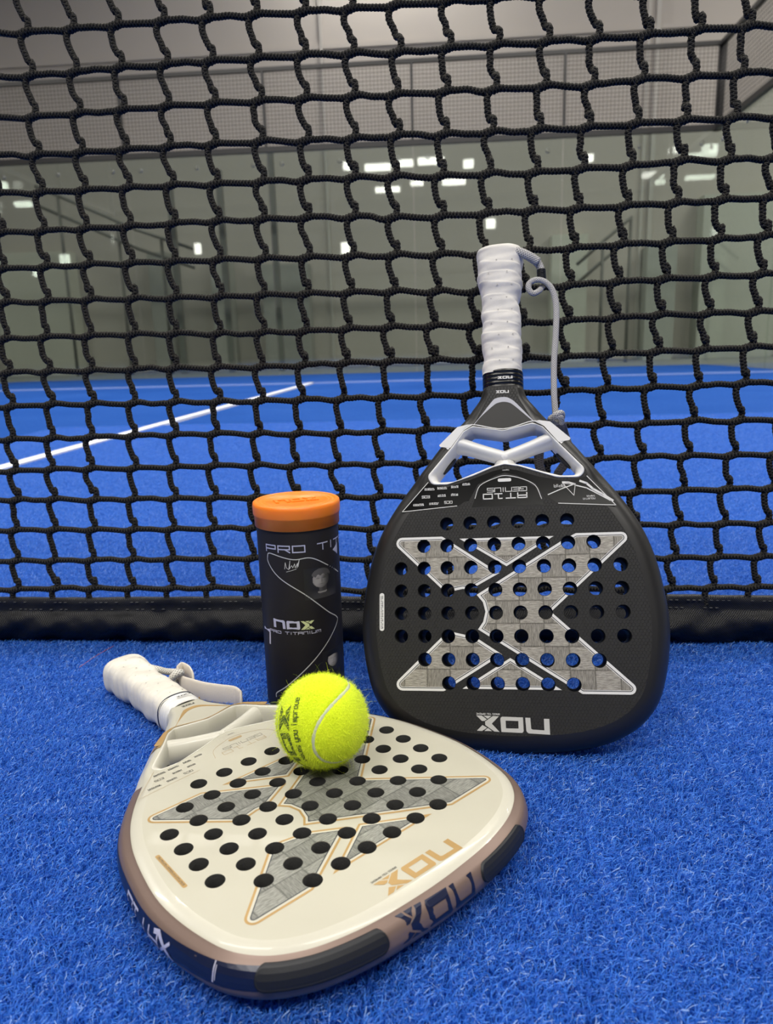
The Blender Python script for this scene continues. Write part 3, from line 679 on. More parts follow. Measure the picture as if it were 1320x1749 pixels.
# ================================================================== the rackets
U = .001035
HALF = [(0,-122),(15,-121.6),(38,-120),(57,-117),(75,-112),(89,-105.5),(101,-97),(110.5,-86),(116.5,-75),(120.5,-62),(124,-45),(126,-27),(126,-12),(124.5,3),(121.5,22),(117.5,39),(110.5,58),(101,75.5),(88.5,93.5),(70,117),(55,136.5),(36,156.5),(27.5,167),(21,175.5),(17.8,184)]
_h = catmull([(-15,-121.6)]+HALF, 6)[6:]
OUT = np.array([tuple(p) for p in _h] + [(-x, y) for x, y in _h[::-1][:-1]])       # closed outline, counter-clockwise
NO_ = len(OUT); NHALF = len(_h)
_T = np.roll(OUT, -1, 0)-np.roll(OUT, 1, 0); _T /= np.linalg.norm(_T, axis=1)[:, None]
ONRM = np.stack([_T[:, 1], -_T[:, 0]], 1)
_i1 = NHALF-1; ONRM[_i1] = (1, 0); ONRM[NHALF] = (-1, 0)
S_ = np.concatenate([[0], np.cumsum(np.hypot(*np.diff(_h, axis=0).T))])
def set_thickness(t):
    global TW, HW, PFULL
    TW = t; HW = t/2; q = HW/18.5
    P_ = np.array([(16,0),(13,-.5),(10.5,-1.4),(8.5,-2.5),(6.5,-4.0),(4,-6.8*q),(2.2,-9.6*q),(.9,-13.2*q),(0,-HW)]); PFULL = np.vstack([P_, [(a, -TW-b) for a, b in P_[::-1][1:]]])
set_thickness(36.0)
def ring_pts(ins, w_, off=0.0):
    k = KIN[:, None]
    return np.column_stack([OUT-ONRM*(ins*k-off), np.full(NO_, w_)])
def side_pt(s, w_, off=.25):
    sg = 1 if s >= 0 else -1; a = abs(s)
    x, y = np.interp(a, S_, _h[:, 0]), np.interp(a, S_, _h[:, 1]); nx, ny = np.interp(a, S_, ONRM[:NHALF, 0]), np.interp(a, S_, ONRM[:NHALF, 1])
    fi = lambda q_: np.interp(-q_, -PFULL[:, 1], PFULL[:, 0])
    dr = -(fi(w_+.8)-fi(w_-.8))/1.6; nl = math.hypot(1, dr); ins = fi(w_)-off/nl; wo = w_-off*dr/nl
    return ((x-nx*ins)*sg*U, (y-ny*ins)*U, wo*U)
CU = [-88.8,-69.1,-49.5,-29.8,-10.1,9.7,29.5,49.4,69.4,89.4]; RV = [65.5,47.0,28.3,9.5,-9.2,-28.1,-47.0,-65.9]
HOLES = [(CU[c], RV[r]) for r, (a, b) in enumerate([(2,8),(1,9),(0,10),(0,10),(0,10),(0,10),(1,9),(2,8)]) for c in range(a, b)]
HR = 5.75
CAV = rounded([(-34,145.5,2),(-26,149.6,2),(0,144.3,14),(24.5,149.6,2),(33,145.5,2),(44.5,131.8,3),(66.2,107.2,5),(61.5,100.6,6),(43,101.3,14),(12,112.3,8),(0,114.6,8),(-9,112.6,8),(-27,105.6,14),(-49,99.2,10),(-61.5,99.8,5),(-66,107,5),(-44.5,131.8,3)], 5)
def _segd(p, P):
    A = np.array(P, float); B = np.roll(A, -1, 0); e = B-A; t = np.clip(((p-A)*e).sum(1)/(e*e).sum(1), 0, 1); return np.hypot(*(A+e*t[:, None]-p).T).min()
DCAV = np.array([_segd(p, CAV) for p in OUT])
KIN = np.minimum(np.clip((DCAV-.7)/16, .25, 1), np.where(OUT[:, 1] > 150, np.clip(1-(OUT[:, 1]-140)/70, .42, 1), 1))
INN = rounded([(-27,147.2,2),(0,142.0,14),(27,147.2,2),(33,142.5,2),(40.5,131,3),(58.5,110,3),(57.5,103.6,3),(43,104.3,14),(12,115.2,8),(0,117.3,8),(-12,114.6,8),(-40,103.2,10),(-56.5,102.6,3),(-58,109,3),(-40.5,131,3),(-33,142.5,2)], 5)
S1 = rounded([(-100.3,54.8,5),(-53.5,54.8,3),(-6.5,23.2),(-30.5,10),(-37,10.6),(-44,9.2),(-50.5,7.2)])
S2 = [(-39,52.6),(38.3,52.6),(-.5,28.7)]
S3 = rounded([(-25.5,5.6),(45,48.9,2),(55.7,54.4,3),(102.6,54.4,4.5),(33.8,-8.8),(102.9,-72.8,4.5),(55.5,-72.8,3),(-25,-22.6),(-20.7,-16.5),(-18.6,-8.3),(-20.5,-.5)])
S4 = rounded([(-100.5,-72.1,5),(-53.5,-72.1,3),(-6,-42.6),(-24.2,-30.8),(-35.2,-27.0),(-44,-25.0),(-50.5,-24.6)])
S5 = [(.4,-45.4),(39.9,-70),(-38.6,-70)]
EMB = [S1, S2, S3, S4, S5]

def star_ray(poly, c, ang):
    P = np.array(poly, float)-c; d = np.array([math.cos(ang), math.sin(ang)]); best = 0
    for i in range(len(P)):
        a, b = P[i], P[(i+1) % len(P)]; e = b-a; den = d[0]*e[1]-d[1]*e[0]
        if abs(den) < 1e-12: continue
        t = (a[0]*e[1]-a[1]*e[0])/den; u = (a[0]*d[1]-a[1]*d[0])/den
        if t > 0 and -1e-9 <= u <= 1+1e-9: best = max(best, t)
    return np.array(c)+d*best

def racket(name, mw, K):
    e = empty(name, mw=mw); b = K == 'b'
    fl = lambda z: (lambda x, y: (x*U, y*U, z*U))
    own = lambda cx_, cy_, z: (lambda x, y: ((cx_-x)*U, (cy_-y)*U, z*U))      # upside-down lettering
    fm = M_bface if b else M_wface
    holes = [circle(c, HR) for c in HOLES]
    oi = ring_pts(16, 0)[:, :2]
    # face plate with its holes
    oi9 = [tuple(p) for p in ring_pts(12, 0)[:, :2]]
    v, f = region([[tuple(p) for p in oi]], holes+[CAV])
    new_obj('face', [(x*U, y*U, 0) for x, y in v], f, fm, e)
    new_obj('back_face', [(x*U, y*U, -TW*U) for x, y in v], f[:, ::-1], fm, e)
    # hole walls with a tiny chamfer
    V, Q = [], []
    for c in HOLES:
        for r_, w_ in ((HR, 0), (HR-.35, -.35), (HR-.45, -TW+.35), (HR, -TW)):
            V += [(x*U, y*U, w_*U) for x, y in circle(c, r_)]
    for h in range(len(HOLES)):
        for k in range(3):
            for i in range(24):
                a = h*96+k*24; Q.append((a+i, a+24+i, a+24+(i+1) % 24, a+(i+1) % 24))
    quad_mesh('hole_walls', V, Q, M_holeb if b else M_hole, e, smooth=True)
    # rounded rim
    V = np.vstack([ring_pts(a, w_) for a, w_ in PFULL]); n = len(PFULL)
    i = np.arange(NO_)[None]; k = np.arange(n-1)[:, None]*NO_
    Q = np.stack([k+i, k+NO_+i, k+NO_+(i+1) % NO_, k+(i+1) % NO_], -1).reshape(-1, 4)
    quad_mesh('rim', V*U, Q, M_bframe if b else M_wframe, e)
    if not b:   # champagne side band round the head, navy print and rubber bumpers on it
        ss = np.linspace(-318, 318, 400); wz = list(np.linspace(-2.4, -22.5, 18))
        V = [side_pt(s, w_, .35) for w_ in wz for s in ss]; n = len(ss)
        Q = [(k*n+i, (k+1)*n+i, (k+1)*n+i+1, k*n+i+1) for k in range(len(wz)-1) for i in range(n-1)]
        quad_mesh('side_band', V, Q, M_champ, e)
        top = [(-290,-12),(-240,-8.5),(-200,-7.5),(-162,-6.5),(-133,-5.2),(-100,-4.6),(-60,-5.0)]; bot = [(-60,-13.5),(-100,-14),(-133,-15),(-162,-17),(-200,-19.5),(-240,-20),(-290,-20)]
        P = catmull(top, 6).tolist()+catmull(bot, 6).tolist()
        decal('navy_panel', [P], [], lambda x, y: side_pt(x, y, .55), M_navy, e, grid=2.5, label='navy blue print on the side band')
        for s0, s1, wc in ((-112, -41, -9.2), (29, 80, -10.5)):
            P = catmull(resample(np.array(rounded([(s0, wc-5.2, 5.0), (s1, wc-5.2, 5.0), (s1, wc+5.2, 5.0), (s0, wc+5.2, 5.0)], 8)+[(s0, wc)]), 2.0)[0][:-1], 1).tolist()
            rim_ = [side_pt(x, y, .3) for x, y in P]; mid = [side_pt(x, y, 1.9) for x, y in inset(P, .6)]; m3 = [side_pt(x, y, 1.5) for x, y in inset(P, 1.3)]
            n = len(P); V = rim_+mid+m3; Fq = [(r*n+i, r*n+(i+1) % n, (r+1)*n+(i+1) % n, (r+1)*n+i) for r in range(2) for i in range(n)]
            o1 = new_obj('rubber_bumper', V, Fq, M_bump_rubber, e, smooth=True); o1['label'] = 'black rubber bumper set into the side'
            decal('bumper_pad', [inset(P, 1.3)], [], lambda x, y: side_pt(x, y, 1.5), M_bump_rubber, o1, grid=2.5)
        kp, ct = logo(0, 0, 56, 12.5)
        decal('side_logo', kp, ct, lambda x, y: side_pt(-5.0-x, -10.4-y, .55), M_navy, e, grid=2.0, label='navy three-letter logo on the side')
        q = strokes('AT10', 0, 0, 9, 8, 2.2, 1.3, 3)
        quads('side_lettering', q, lambda x, y: side_pt(-178-x, -18+(8-y), .8), M_lav, e, label='pale lettering on the navy side')
        q = polyline_quads([(0,0),(12,9),(16,8)], 2.4, 3)+polyline_quads([(2,8),(10,1)], 1.6, 3)
        quads('side_signature', q, lambda x, y: side_pt(-165-x, -17.5+y, .8), M_lav, e)
        q = polyline_quads([(0,0),(0,8)], .7, 2)+polyline_quads([(1.2,1),(1.2,7)], .5, 2)
        quads('side_mark', q, lambda x, y: side_pt(-134+x, -13.5+y, .8), M_lav, e)
    # woven carbon emblem with its outlines
    A, B, Cc, Dd = (M_whitepr, M_blackline, M_whitepr, M_carb_b) if b else (M_gold, M_cream, M_navyline, M_carb_w)
    d1, d2, d3 = (2.1, 2.7, 3.2) if b else (1.5, 3.0, 3.6)
    em = decal('emblem_outline', EMB, holes, fl(.10), A, e, label='white outline of the emblem' if b else 'gold outline of the emblem')
    decal('emblem_line', [inset(P, d1) for P in EMB], holes, fl(.16), B, em)
    decal('emblem_inner_line', [inset(P, d2) for P in EMB], holes, fl(.22), Cc, em)
    decal('emblem_carbon', [inset(P, d3) for P in EMB], holes, fl(.28), Dd, e, label='grey woven carbon filling of the emblem')
    # logo at the toe, upside down
    kp, ct = logo(0, 0, 57.5, 12.3)
    decal('toe_logo', kp, ct, own(.8, -97.2 if b else -98.5, .12), M_silver if b else M_gold, e, label='silver three-letter logo' if b else 'gold three-letter logo')
    tw = text_w('MAKES YOU IMPROVE', .9, .28)
    quads('toe_motto', strokes('MAKES YOU IMPROVE', -tw/2, -.6, .9, 1.2, .28, .2), own(-18.5, -89.4 if b else -90.2, .14), M_whitepr if b else M_ink, e)
    # badge area below the bridge
    if b:
        P = rounded([(-66,101.5,3),(-88.5,76.6),(-40.6,80.0),(-33.5,84.3),(-30.5,84.5),(-22.5,98.5,3),(-7,105.5,4),(0,107.5),(0,111),(-10,109.2),(-28,102.8),(-50,96.5)])
        decal('badge_panel', [P], [], fl(.08), M_bgloss, e, label='gloss black badge panel')
        P = rounded([(67,101.5,3),(89,75.6),(43.1,79.0),(36,84.3),(33,84.5),(25.5,97,3),(10,104.8,4),(0,107.6),(0,111),(10,109.2),(28,102.8),(50,97.5)])
        decal('badge_panel', [P], [], fl(.08), M_bgloss, e, label='gloss black badge panel')
        P = [(-28,79),(-25.2,86.4),(-20.7,97.3),(-7.7,103.3),(.9,104.7),(13.6,101.9),(24.9,94.1),(29.7,83.1),(31,79)]
        decal('badge_panel', [P], [], fl(.08), M_bgloss, e, label='gloss black badge panel')
    LM = M_whitepr if b else M_tanline; lt = .55 if b else .28
    ln = polyline_quads([(-65,102),(-87.6,77.2),(-40.6,80.6)], lt)+polyline_quads(catmull([(-25.2,86.4),(-20.7,97.3),(-7.7,103.3),(.9,104.9),(13.6,101.9),(24.9,95.5),(29.7,84)], 4), lt)
    if b: ln += polyline_quads([(66.6,101.5),(88.2,76.4),(43.1,79.7)], lt)
    else: ln += polyline_quads([(65,102),(87.6,77.2),(43,80)], lt)
    quads('badge_lines', ln, fl(.14), LM, e)
    TM = M_whitepr if b else M_tanline; TM2 = M_whitepr if b else M_ink
    quads('model_lettering', strokes('AT10', 0, 0, 7.4, 4.0, 2.1, .9 if b else .35), own(17.8, 89.6, .15), TM, e, label='white lettering' if b else 'fine tan lettering')
    quads('model_lettering_small', strokes('GENIUS', 0, 0, 5.2, 3.3, .95, .55 if b else .25), own(17.8, 94.6, .15), TM2, e)
    quads('name_pill', [rounded([(-5.8,99.8,1.2),(5.4,99.8,1.2),(5.4,102.6,1.2),(-5.8,102.6,1.2)], 4)], fl(.15), LM, e)
    mk = []
    for cx_, cy_, wd in [(-64,96,8),(-53,96.5,8),(-42.5,97.2,5.5),(-32.5,99,6),(-53.5,90,6.5),(-42.4,90.4,6),(-73.5,82.8,9),(-60.4,83.4,7.5)]:
        for rr in range(2):
            x = -wd/2
            while x < wd/2:
                ww_ = random.uniform(.35, .9); hh = random.uniform(.5, 1.0)
                mk.append([(cx_+x, cy_+rr*1.1-1.0), (cx_+x+ww_, cy_+rr*1.1-1.0), (cx_+x+ww_, cy_+rr*1.1-1.0+hh), (cx_+x, cy_+rr*1.1-1.0+hh)]); x += ww_+random.uniform(.12, .35)
    quads('maker_marks', mk, fl(.15), TM2, e)
    quads('maker_letters', strokes('EOS', 0, 0, 1.8, 2.0, .6, .42 if b else .28), own(-63.7, 90.4, .15), TM2, e)
    quads('maker_letters', strokes('DCS', 0, 0, 1.8, 2.0, .6, .42 if b else .28), own(-44.5, 85, .15), TM2, e)
    quads('maker_letters', strokes('TEAM', 0, 0, 1.1, .8, .4, .16), own(4, 110.2, .15), TM2, e)
    if b:
        sg = polyline_quads([(35.1,87.2),(46,91.6),(57.2,95.4)], .8)+polyline_quads([(57.2,95.4),(55.7,85.7),(46.9,96.4),(58.1,94.2)], .45)+polyline_quads([(58,93.9),(66,91.5),(75,86),(84,80.5)], .9)
        sg += polyline_quads([(47,97.2),(52,96.8),(57,95)], 1.3)+polyline_quads([(61,97.6),(66,95.5),(71,90.5),(78,86),(86,80.2)], 1.7)
        sg += strokes('APIA', 0, 0, 1.9, 2.2, .7, .35)
        quads('signature', [[(x, y) for x, y in q] for q in sg[:-len(strokes('APIA', 0, 0, 1.9, 2.2, .7, .35))]], fl(.15), M_whitepr, e)
        quads('signature_letters', strokes('APIA', 0, 0, 1.9, 2.2, .7, .35), own(48.6, 95.4, .15), M_whitepr, e)
        quads('signature_letters', strokes('TAPIA', 0, 0, 1.1, 1.2, .4, .22), own(72.3, 85.4, .15), M_whitepr, e)
        quads('signature_letters', strokes('AGUSTIN', 0, 0, 1.1, 1.2, .4, .22), own(72.3, 83.2, .15), M_whitepr, e)
    P = rounded([(-107.4,8,1.9),(-107.4,-23.6,1.9),(-103.4,-23.6,1.9),(-103.4,8,1.9)], 5) if b else rounded([(-104.4,15.2,1),(-104.4,-21.3,1),(-101.6,-21.3,1),(-101.6,15.2,1)], 4)
    decal('side_pill', [P], [], fl(.12), M_whitepr if b else M_gold, e, label='white pill-shaped marking' if b else 'gold bar-shaped marking')
    y = -21.5 if b else -19; mk = []
    while y < (6 if b else 13):
        hh = random.uniform(.5, 1.0); x0 = -106.6 if b else -103.9; wd = 2.2 if b else 1.6
        mk.append([(x0, y), (x0+wd*random.choice([1, .55]), y), (x0+wd*random.choice([1, .6]), y+hh*.5), (x0, y+hh*.5)])
        if random.random() < .5: mk.append([(x0+wd*.7, y), (x0+wd, y), (x0+wd, y+hh), (x0+wd*.7, y+hh)])
        y += hh+.4
    quads('pill_marks', mk, fl(.16), M_ink, e)
    # throat bridge: rim lining the opening, V beams
    BM = M_bridge_b if b else M_bridge_w
    br = empty('throat_bridge'); br.parent = e; br['label'] = 'white throat bridge' if b else 'ivory throat bridge'
    c = (0, 124.0); NA = 220; angs = [2*math.pi*k/NA for k in range(NA)]
    for P in (CAV, INN):   # keep the corners sharp enough
        pass
    aset = sorted(set([round(math.atan2(y-c[1], x-c[0]) % (2*math.pi), 5) for x, y in CAV+INN]+[round(a, 5) for a in angs]))
    po = np.array([star_ray(CAV, c, a) for a in aset]); pi_ = np.array([star_ray(INN, c, a) for a in aset]); n = len(aset)
    pr = [(-.02,-1.0),(0,.15),(.10,.50),(.30,.45),(.50,-.3),(.72,-2.0),(.88,-4.5),(.97,-8),(1.0,-HW)]
    pr = pr+[(t, -TW-w_) for t, w_ in pr[::-1][1:]]
    V = np.vstack([np.column_stack([po+(pi_-po)*t, np.full(n, w_)]) for t, w_ in pr]); i = np.arange(n)[None]; k = np.arange(len(pr)-1)[:, None]*n
    Q = np.stack([k+i, k+(i+1) % n, k+n+(i+1) % n, k+n+i], -1).reshape(-1, 4)
    quad_mesh('bridge_rim', V*U, Q, BM, br)
    def beam(pts, ra, rb):
        P = catmull(pts, 8); m_ = np.linspace(0, 1, len(P)); r_ = np.interp(m_, np.linspace(0, 1, len(ra)), ra)
        return (P*U, r_*U)
    k_ = dict(seg=28, ref=(0,0,1), flat=(1, 2.1 if b else 1.55)); BW = -HW+2.5
    join_tubes('bridge_beams', [beam([(-43.5,137.6,BW),(-34,135.0,BW),(-20,130.0,BW),(0,123.0,BW),(3,121.8,BW)], (7.2,6.8,6.1,5.9,6.0,5.6), None), beam([(43.5,137.6,BW),(34,135.0,BW),(20,130.0,BW),(0,123.0,BW),(-3,121.8,BW)], (7.2,6.8,6.1,5.9,6.0,5.6), None)], BM, br, **k_)
    join_tubes('bridge_foot', [beam([(0,125.5,BW),(0,120,BW),(0,112,BW-1)], (6.0,8.6,11.0), None)], BM, br, seg=28, ref=(0,0,1), flat=(1, 1.25 if b else .95))
    for s in (-1, 1):
        P = catmull([(s*43.2,126.3,-HW-3),(s*49,119.8,-HW-3.5),(s*54.4,113.6,-HW-4)], 6)
        rr = np.sin(np.linspace(.25, math.pi-.25, len(P)))**.5
        tube('vent_slot', P*U, rr*1.5*U, M_bframe, br, seg=12, ref=(0,0,1), flat=(1.1, 3.6))
    # shoulder bands wrapped over the frame
    for s in (-1, 1):
        idx = [i for i in range(NO_) if 134 < OUT[i, 1] < (153 if b else 149) and OUT[i, 0]*s > 0]
        prf = [(16.6, .02)]+[(a, w_) for a, w_ in PFULL]+[(16.6, -TW-.02)]
        V = []
        for a, w_ in prf:
            R = ring_pts(a, w_, .45)
            for i in idx:
                p = R[i].copy(); p[2] += .4 if w_ > -2.9 else (-.4 if w_ < -TW+2.9 else 0)
                V.append(p*U)
        n = len(idx); Q = [(k*n+i, (k+1)*n+i, (k+1)*n+i+1, k*n+i+1) for k in range(len(prf)-1) for i in range(n-1)]
        o = quad_mesh('shoulder_band', V, Q, (M_bridge_b if b else M_goldband), e); o['label'] = 'white band over the frame' if b else 'gold band over the frame'
        if True:
            o2 = decal('band_face', [[(x*s, y) for x, y in ([(39,149.5),(30,151.2),(25.8,150.6),(33.8,146),(45.2,131.4),(54,132.6),(55,134.2)] if b else [(36,148.4),(31,150.2),(27,150.2),(33.8,146),(45.0,132),(49,133.2),(50,135)])]], [], fl(.42), M_bridge_b if b else M_goldband, o)
    # neck: darker panel and pale crescent
    P = catmull([(-26,150.3),(-18,158.2),(-9,166.2),(-3,169.3),(1.5,169.8),(6,168.5),(13,162.5),(24.5,150.6)], 5).tolist()+[(12,147.6),(0,145.6),(-13,148)]
    decal('neck_panel', [P], [], fl(.08), M_bpanel if b else M_wface, e)
    a_ = catmull([(-25.5,150.6),(-20,156.8),(-9.6,169.6),(-5.6,173.0),(2.3,173.6),(8.0,170.8),(13.7,165.0),(26,150.4)], 5).tolist(); b_ = catmull([(24.8,150.8),(13,162.4),(9,166.1),(6,168.2),(1.5,169.4),(-3,169.0),(-7.5,167.0),(-18.5,157.6),(-24.6,150.7)], 5).tolist()
    decal('neck_crescent', [a_+b_], [], fl(.13), M_arc if b else M_goldband, e, label='pale grey crescent line' if b else 'gold crescent line')
    ed = polyline_quads(catmull([(-34,147),(-26,150.8),(0,145.5),(24.5,150.8),(33,147)], 6), .9)
    quads('bridge_edge_line', ed, fl(.5), M_whitepr if b else M_goldband, e)
    kp, ct = logo(0, 0, 11.2, 2.6, 0 if b else 0)
    decal('neck_logo', kp, ct, own(0, 178.6, .2), M_whitepr if b else M_ink, e)
    # collar of stacked rubber rings
    nr = 5; V = []; th = np.linspace(0, 2*np.pi, 48, endpoint=False); zs = np.linspace(183, 200.5, nr*8+1)
    def sect(v_, rx, ry, wc=-HW):
        c_, s_ = np.cos(th), np.sin(th); p = 2/2.6
        return np.column_stack([np.sign(c_)*np.abs(c_)**p*rx, np.full(48, v_), wc+np.sign(s_)*np.abs(s_)**p*ry])
    for z_ in zs:
        bu = abs(math.sin((z_-183)/17.5*nr*math.pi))**.5*1.1; V.append(sect(z_, 16.7+bu, 15.4+bu))
    V = np.vstack(V); nn = 48; i = np.arange(nn)[None]; k = np.arange(len(zs)-1)[:, None]*nn
    Q = np.stack([k+i, k+nn+i, k+nn+(i+1) % nn, k+(i+1) % nn], -1).reshape(-1, 4)
    quad_mesh('collar', V*U, Q, M_rub if b else M_rubw, e)['label'] = 'black ringed rubber collar' if b else 'white ringed rubber collar'
    if not b:
        V = np.vstack([sect(z_, 17.7+q, 16.4+q) for z_, q in ((199.4,0),(199.8,.5),(200.8,.5),(201.2,0))]); k = np.arange(3)[:, None]*nn
        quad_mesh('collar_ring', V*U, np.stack([k+i, k+nn+i, k+nn+(i+1) % nn, k+(i+1) % nn], -1).reshape(-1, 4), M_navyline, e)
    kp, ct = logo(0, 0, 12.8, 2.5)
    decal('collar_logo', kp, ct, own(2.6, 191.4, -HW+16.9+.9), M_whitepr if b else M_ink, e)
    # handle wrapped in overgrip
    vs = [198,204,212,220,229,240,250,256,262,268,276,284,296,306,312]; hw = [17.6,17.0,16.6,17.0,17.8,16.7,17.3,17.2,16.4,16.2,17.6,19.6,19.4,20.2,20.6]
    zs = np.arange(198, 314.01, .7); V = []; U_ = []
    for z_ in zs:
        rx = np.interp(z_, vs, hw)*1.0; S = sect(z_, 1, 1); c_, s_ = np.cos(th), np.sin(th); p = 2/3.0
        tilt = 3.4*np.cos(th+.5)+z_+2.2*np.sin(z_*.13)+1.0*np.sin(z_*.31+2*th)
        fr = (tilt/11.6) % 1.0
        step = np.where(fr < .90, fr/.90, (1-fr)/.10)*.50-.2
        lump = .75*np.sin(z_*.21+th*1)+.5*np.sin(z_*.37-th*2+1)+.25*np.sin(z_*.8+th*3)
        rxx, ryy = rx+step+lump*.6, min(rx*.92, 17.2)+step+lump*.5
        V.append(np.column_stack([np.sign(c_)*np.abs(c_)**p*rxx, np.full(48, z_), -HW+np.sign(s_)*np.abs(s_)**p*ryy]))
    for q, f_ in ((315.8, .97), (317.4, .86), (318.2, .6), (318.4, .25)):
        L_ = V[len(zs)-1]; V.append(np.column_stack([L_[:, 0]*f_, np.full(48, q), -HW+(L_[:, 2]+HW)*f_]))
    V = np.vstack(V); k = np.arange(len(zs)+3)[:, None]*nn
    Q = np.stack([k+i, k+nn+i, k+nn+(i+1) % nn, k+(i+1) % nn], -1).reshape(-1, 4)
    gr = quad_mesh('handle', V*U, Q, M_grip_b if b else M_grip_w, e); gr['label'] = 'white wrapped overgrip handle' if b else 'off-white wrapped overgrip handle'
    V, Fc = [], []
    for q, z_ in enumerate(np.arange(208, 312, 11.6)):
        for a_ in ((1.35, 1.9) if q % 2 else (1.6, 1.1)):
            p_ = 2/3.0; rx = np.interp(z_, vs, hw); x = np.sign(math.cos(a_))*abs(math.cos(a_))**p_*rx; yy = -HW+abs(math.sin(a_))**p_*(min(rx*.92, 17.2))+.75
            b0 = len(V); V += [((x+.65*math.cos(t))*U, (z_+.65*math.sin(t))*U, (yy)*U) for t in np.linspace(0, 2*math.pi, 8, endpoint=False)]; Fc.append(tuple(range(b0, b0+8)))
    new_obj('grip_perforations', V, Fc, M_gripdot, gr)['kind'] = 'stuff'
    return e

kb = 1.035
def pose(o, cols):
    o = CP+(np.array(o)-CP)*kb; M = Matrix.Identity(4)
    for j in range(3):
        for i in range(3): M[i][j] = cols[j][i]
    for i in range(3): M[i][3] = o[i]
    return M
Rb = rot('z', -.14557) @ rot('x', -.38649) @ rot('y', -.05804)
Rw = rot('x', -.00198) @ rot('y', -.0085) @ rot('z', .80273)
MB_ = pose((.05127,.57696,.12152), (Rb[:, 0], Rb[:, 2], -Rb[:, 1])); MW_ = pose((-.08764,.43068,.0395), (Rw[:, 0], Rw[:, 1], Rw[:, 2]))
black = racket('padel_racket', MB_, 'b'); tag(black, 'black padel racket standing on its head, leaning back against the net', 'racket', 'padel rackets')
set_thickness(28.0); white = racket('padel_racket', MW_, 'w'); tag(white, 'ivory and gold padel racket lying flat on the turf under the ball', 'racket', 'padel rackets')

# lanyard of the black racket (local millimetres: u, v, w)
def inv_local(Mw, P): q = Mw.inverted() @ Vector(P); return np.array(q)
def bl(px, py, w_):
    n = np.array(MB_.to_3x3() @ Vector((0,0,1))); o = np.array(MB_.translation)+n*w_*U; r = ray(px, py); t = ((o-CP) @ n)/(r @ n)
    return inv_local(MB_, CP+t*r)
st = empty('wrist_strap'); st.parent = black; st['label'] = 'grey braided wrist lanyard'
tube('lanyard_sleeve', catmull([bl(846,433,-10), bl(866,430,-8), bl(884,430,-6), bl(902,437,-8), bl(919,448,-12)], 6), .0040, M_lan, st, seg=14, ref=(0,0,1), flat=(1.1,.8))
tube('lanyard_end', catmull([bl(914,444,-15), bl(920,452,-15), bl(925,462,-15)], 6), np.linspace(.0042,.0032,13), M_lan, st, seg=12, ref=(0,0,1))
V_, Q_, b_ = [], [], 0
p0, p1 = bl(924,461,-15), bl(925,477,-15)
for k in range(6):
    c_ = p0+(p1-p0)*(k+.5)/6; d_ = (p1-p0)/6*.5
    V, Q, uv = tube_arrays([c_-d_, c_-d_*.6, c_, c_+d_*.6, c_+d_], np.array([.0032,.0039,.0042,.0039,.0032]), 14, ref=(0,0,1)); V_.append(V); Q_.append(Q+b_); b_ += len(V)
quad_mesh('coil_tip', np.vstack(V_), np.vstack(Q_), M_coil, st)
cordp = [bl(926,490,-18), bl(920,497,-15), bl(910,501,-13), bl(903,494,-12), bl(904,484,-12), bl(915,478,-12), bl(928,480,-13), bl(940,490,-14), bl(947,506,-15), bl(950,530,-15), bl(949,570,-15), bl(946,620,-15), bl(946,670,-15), bl(948,700,-16), bl(949,712,-17)]
tube('lanyard_cord', catmull(cordp, 8), .0024, M_lan, st, seg=12, ref=(0,0,1), flat=(1.15,.85))
kn = [bl(940,717,-12), bl(950,708,-8), bl(959,706,-12), bl(958,716,-20), bl(946,722,-20), bl(940,716,-14), bl(948,711,-9), bl(957,713,-11), bl(959,722,-18)]
tube('lanyard_knot', catmull(kn, 6), .0028, M_lan, st, seg=12, ref=(0,0,1))
def ribbon(name, P, wd, th_, M, parent, wdir):
    P = np.asarray(P); V, Q = [], []; wdir = np.asarray(wdir, float)
    T = np.gradient(P, axis=0); T /= np.linalg.norm(T, axis=1)[:, None]; Wd = wdir/np.linalg.norm(wdir) if wdir.ndim == 1 else wdir
    N = np.cross(T, np.broadcast_to(Wd, T.shape)); N /= np.linalg.norm(N, axis=1)[:, None]
    prof = [(-1,-.5),(-1.06,0),(-1,.5),(-.8,1),(0,1.1),(.8,1),(1,.5),(1.06,0),(1,-.5),(.8,-1),(0,-1.1),(-.8,-1)]
    V = np.array([[P[i]+Wd*a*wd/2+N[i]*b*th_/2 for a, b in prof] for i in range(len(P))]).reshape(-1, 3); n = len(prof)
    i = np.arange(len(P)-1)[:, None]*n; j = np.arange(n)[None]; Q = np.stack([i+j, i+(j+1) % n, i+n+(j+1) % n, i+n+j], -1).reshape(-1, 4)
    L = np.concatenate([[0], np.cumsum(np.linalg.norm(np.diff(P, axis=0), axis=1))])
    uv = np.array([[(k/n, L[q]) for k in range(n)] for q in range(len(P))]).reshape(-1, 2)
    Fc = [tuple(q) for q in Q]+[tuple(range(n))[::-1], tuple(range(len(V)-n, len(V)))]
    o = new_obj(name, V, Fc, M, parent, smooth=True)
    Ly = o.data.uv_layers.new(name='UVMap'); vi = np.empty(len(o.data.loops), np.int32); o.data.loops.foreach_get('vertex_index', vi); Ly.data.foreach_set('uv', uv[vi].astype(np.float32).ravel())
    return o
ribbon('strap_loop', catmull([bl(957,722,-22), bl(962,740,-40), bl(968,760,-44), bl(968,785,-42), bl(955,806,-42)], 6), .0095, .0022, M_strapg, st, (1,0,-.25))
ribbon('strap_loop', catmull([bl(955,806,-42), bl(943,822,-44), bl(930,815,-46), bl(921,795,-46), bl(921,770,-44), bl(926,745,-42), bl(940,725,-38)], 6), .0085, .0022, M_strapg, st, (1,0,-.25))

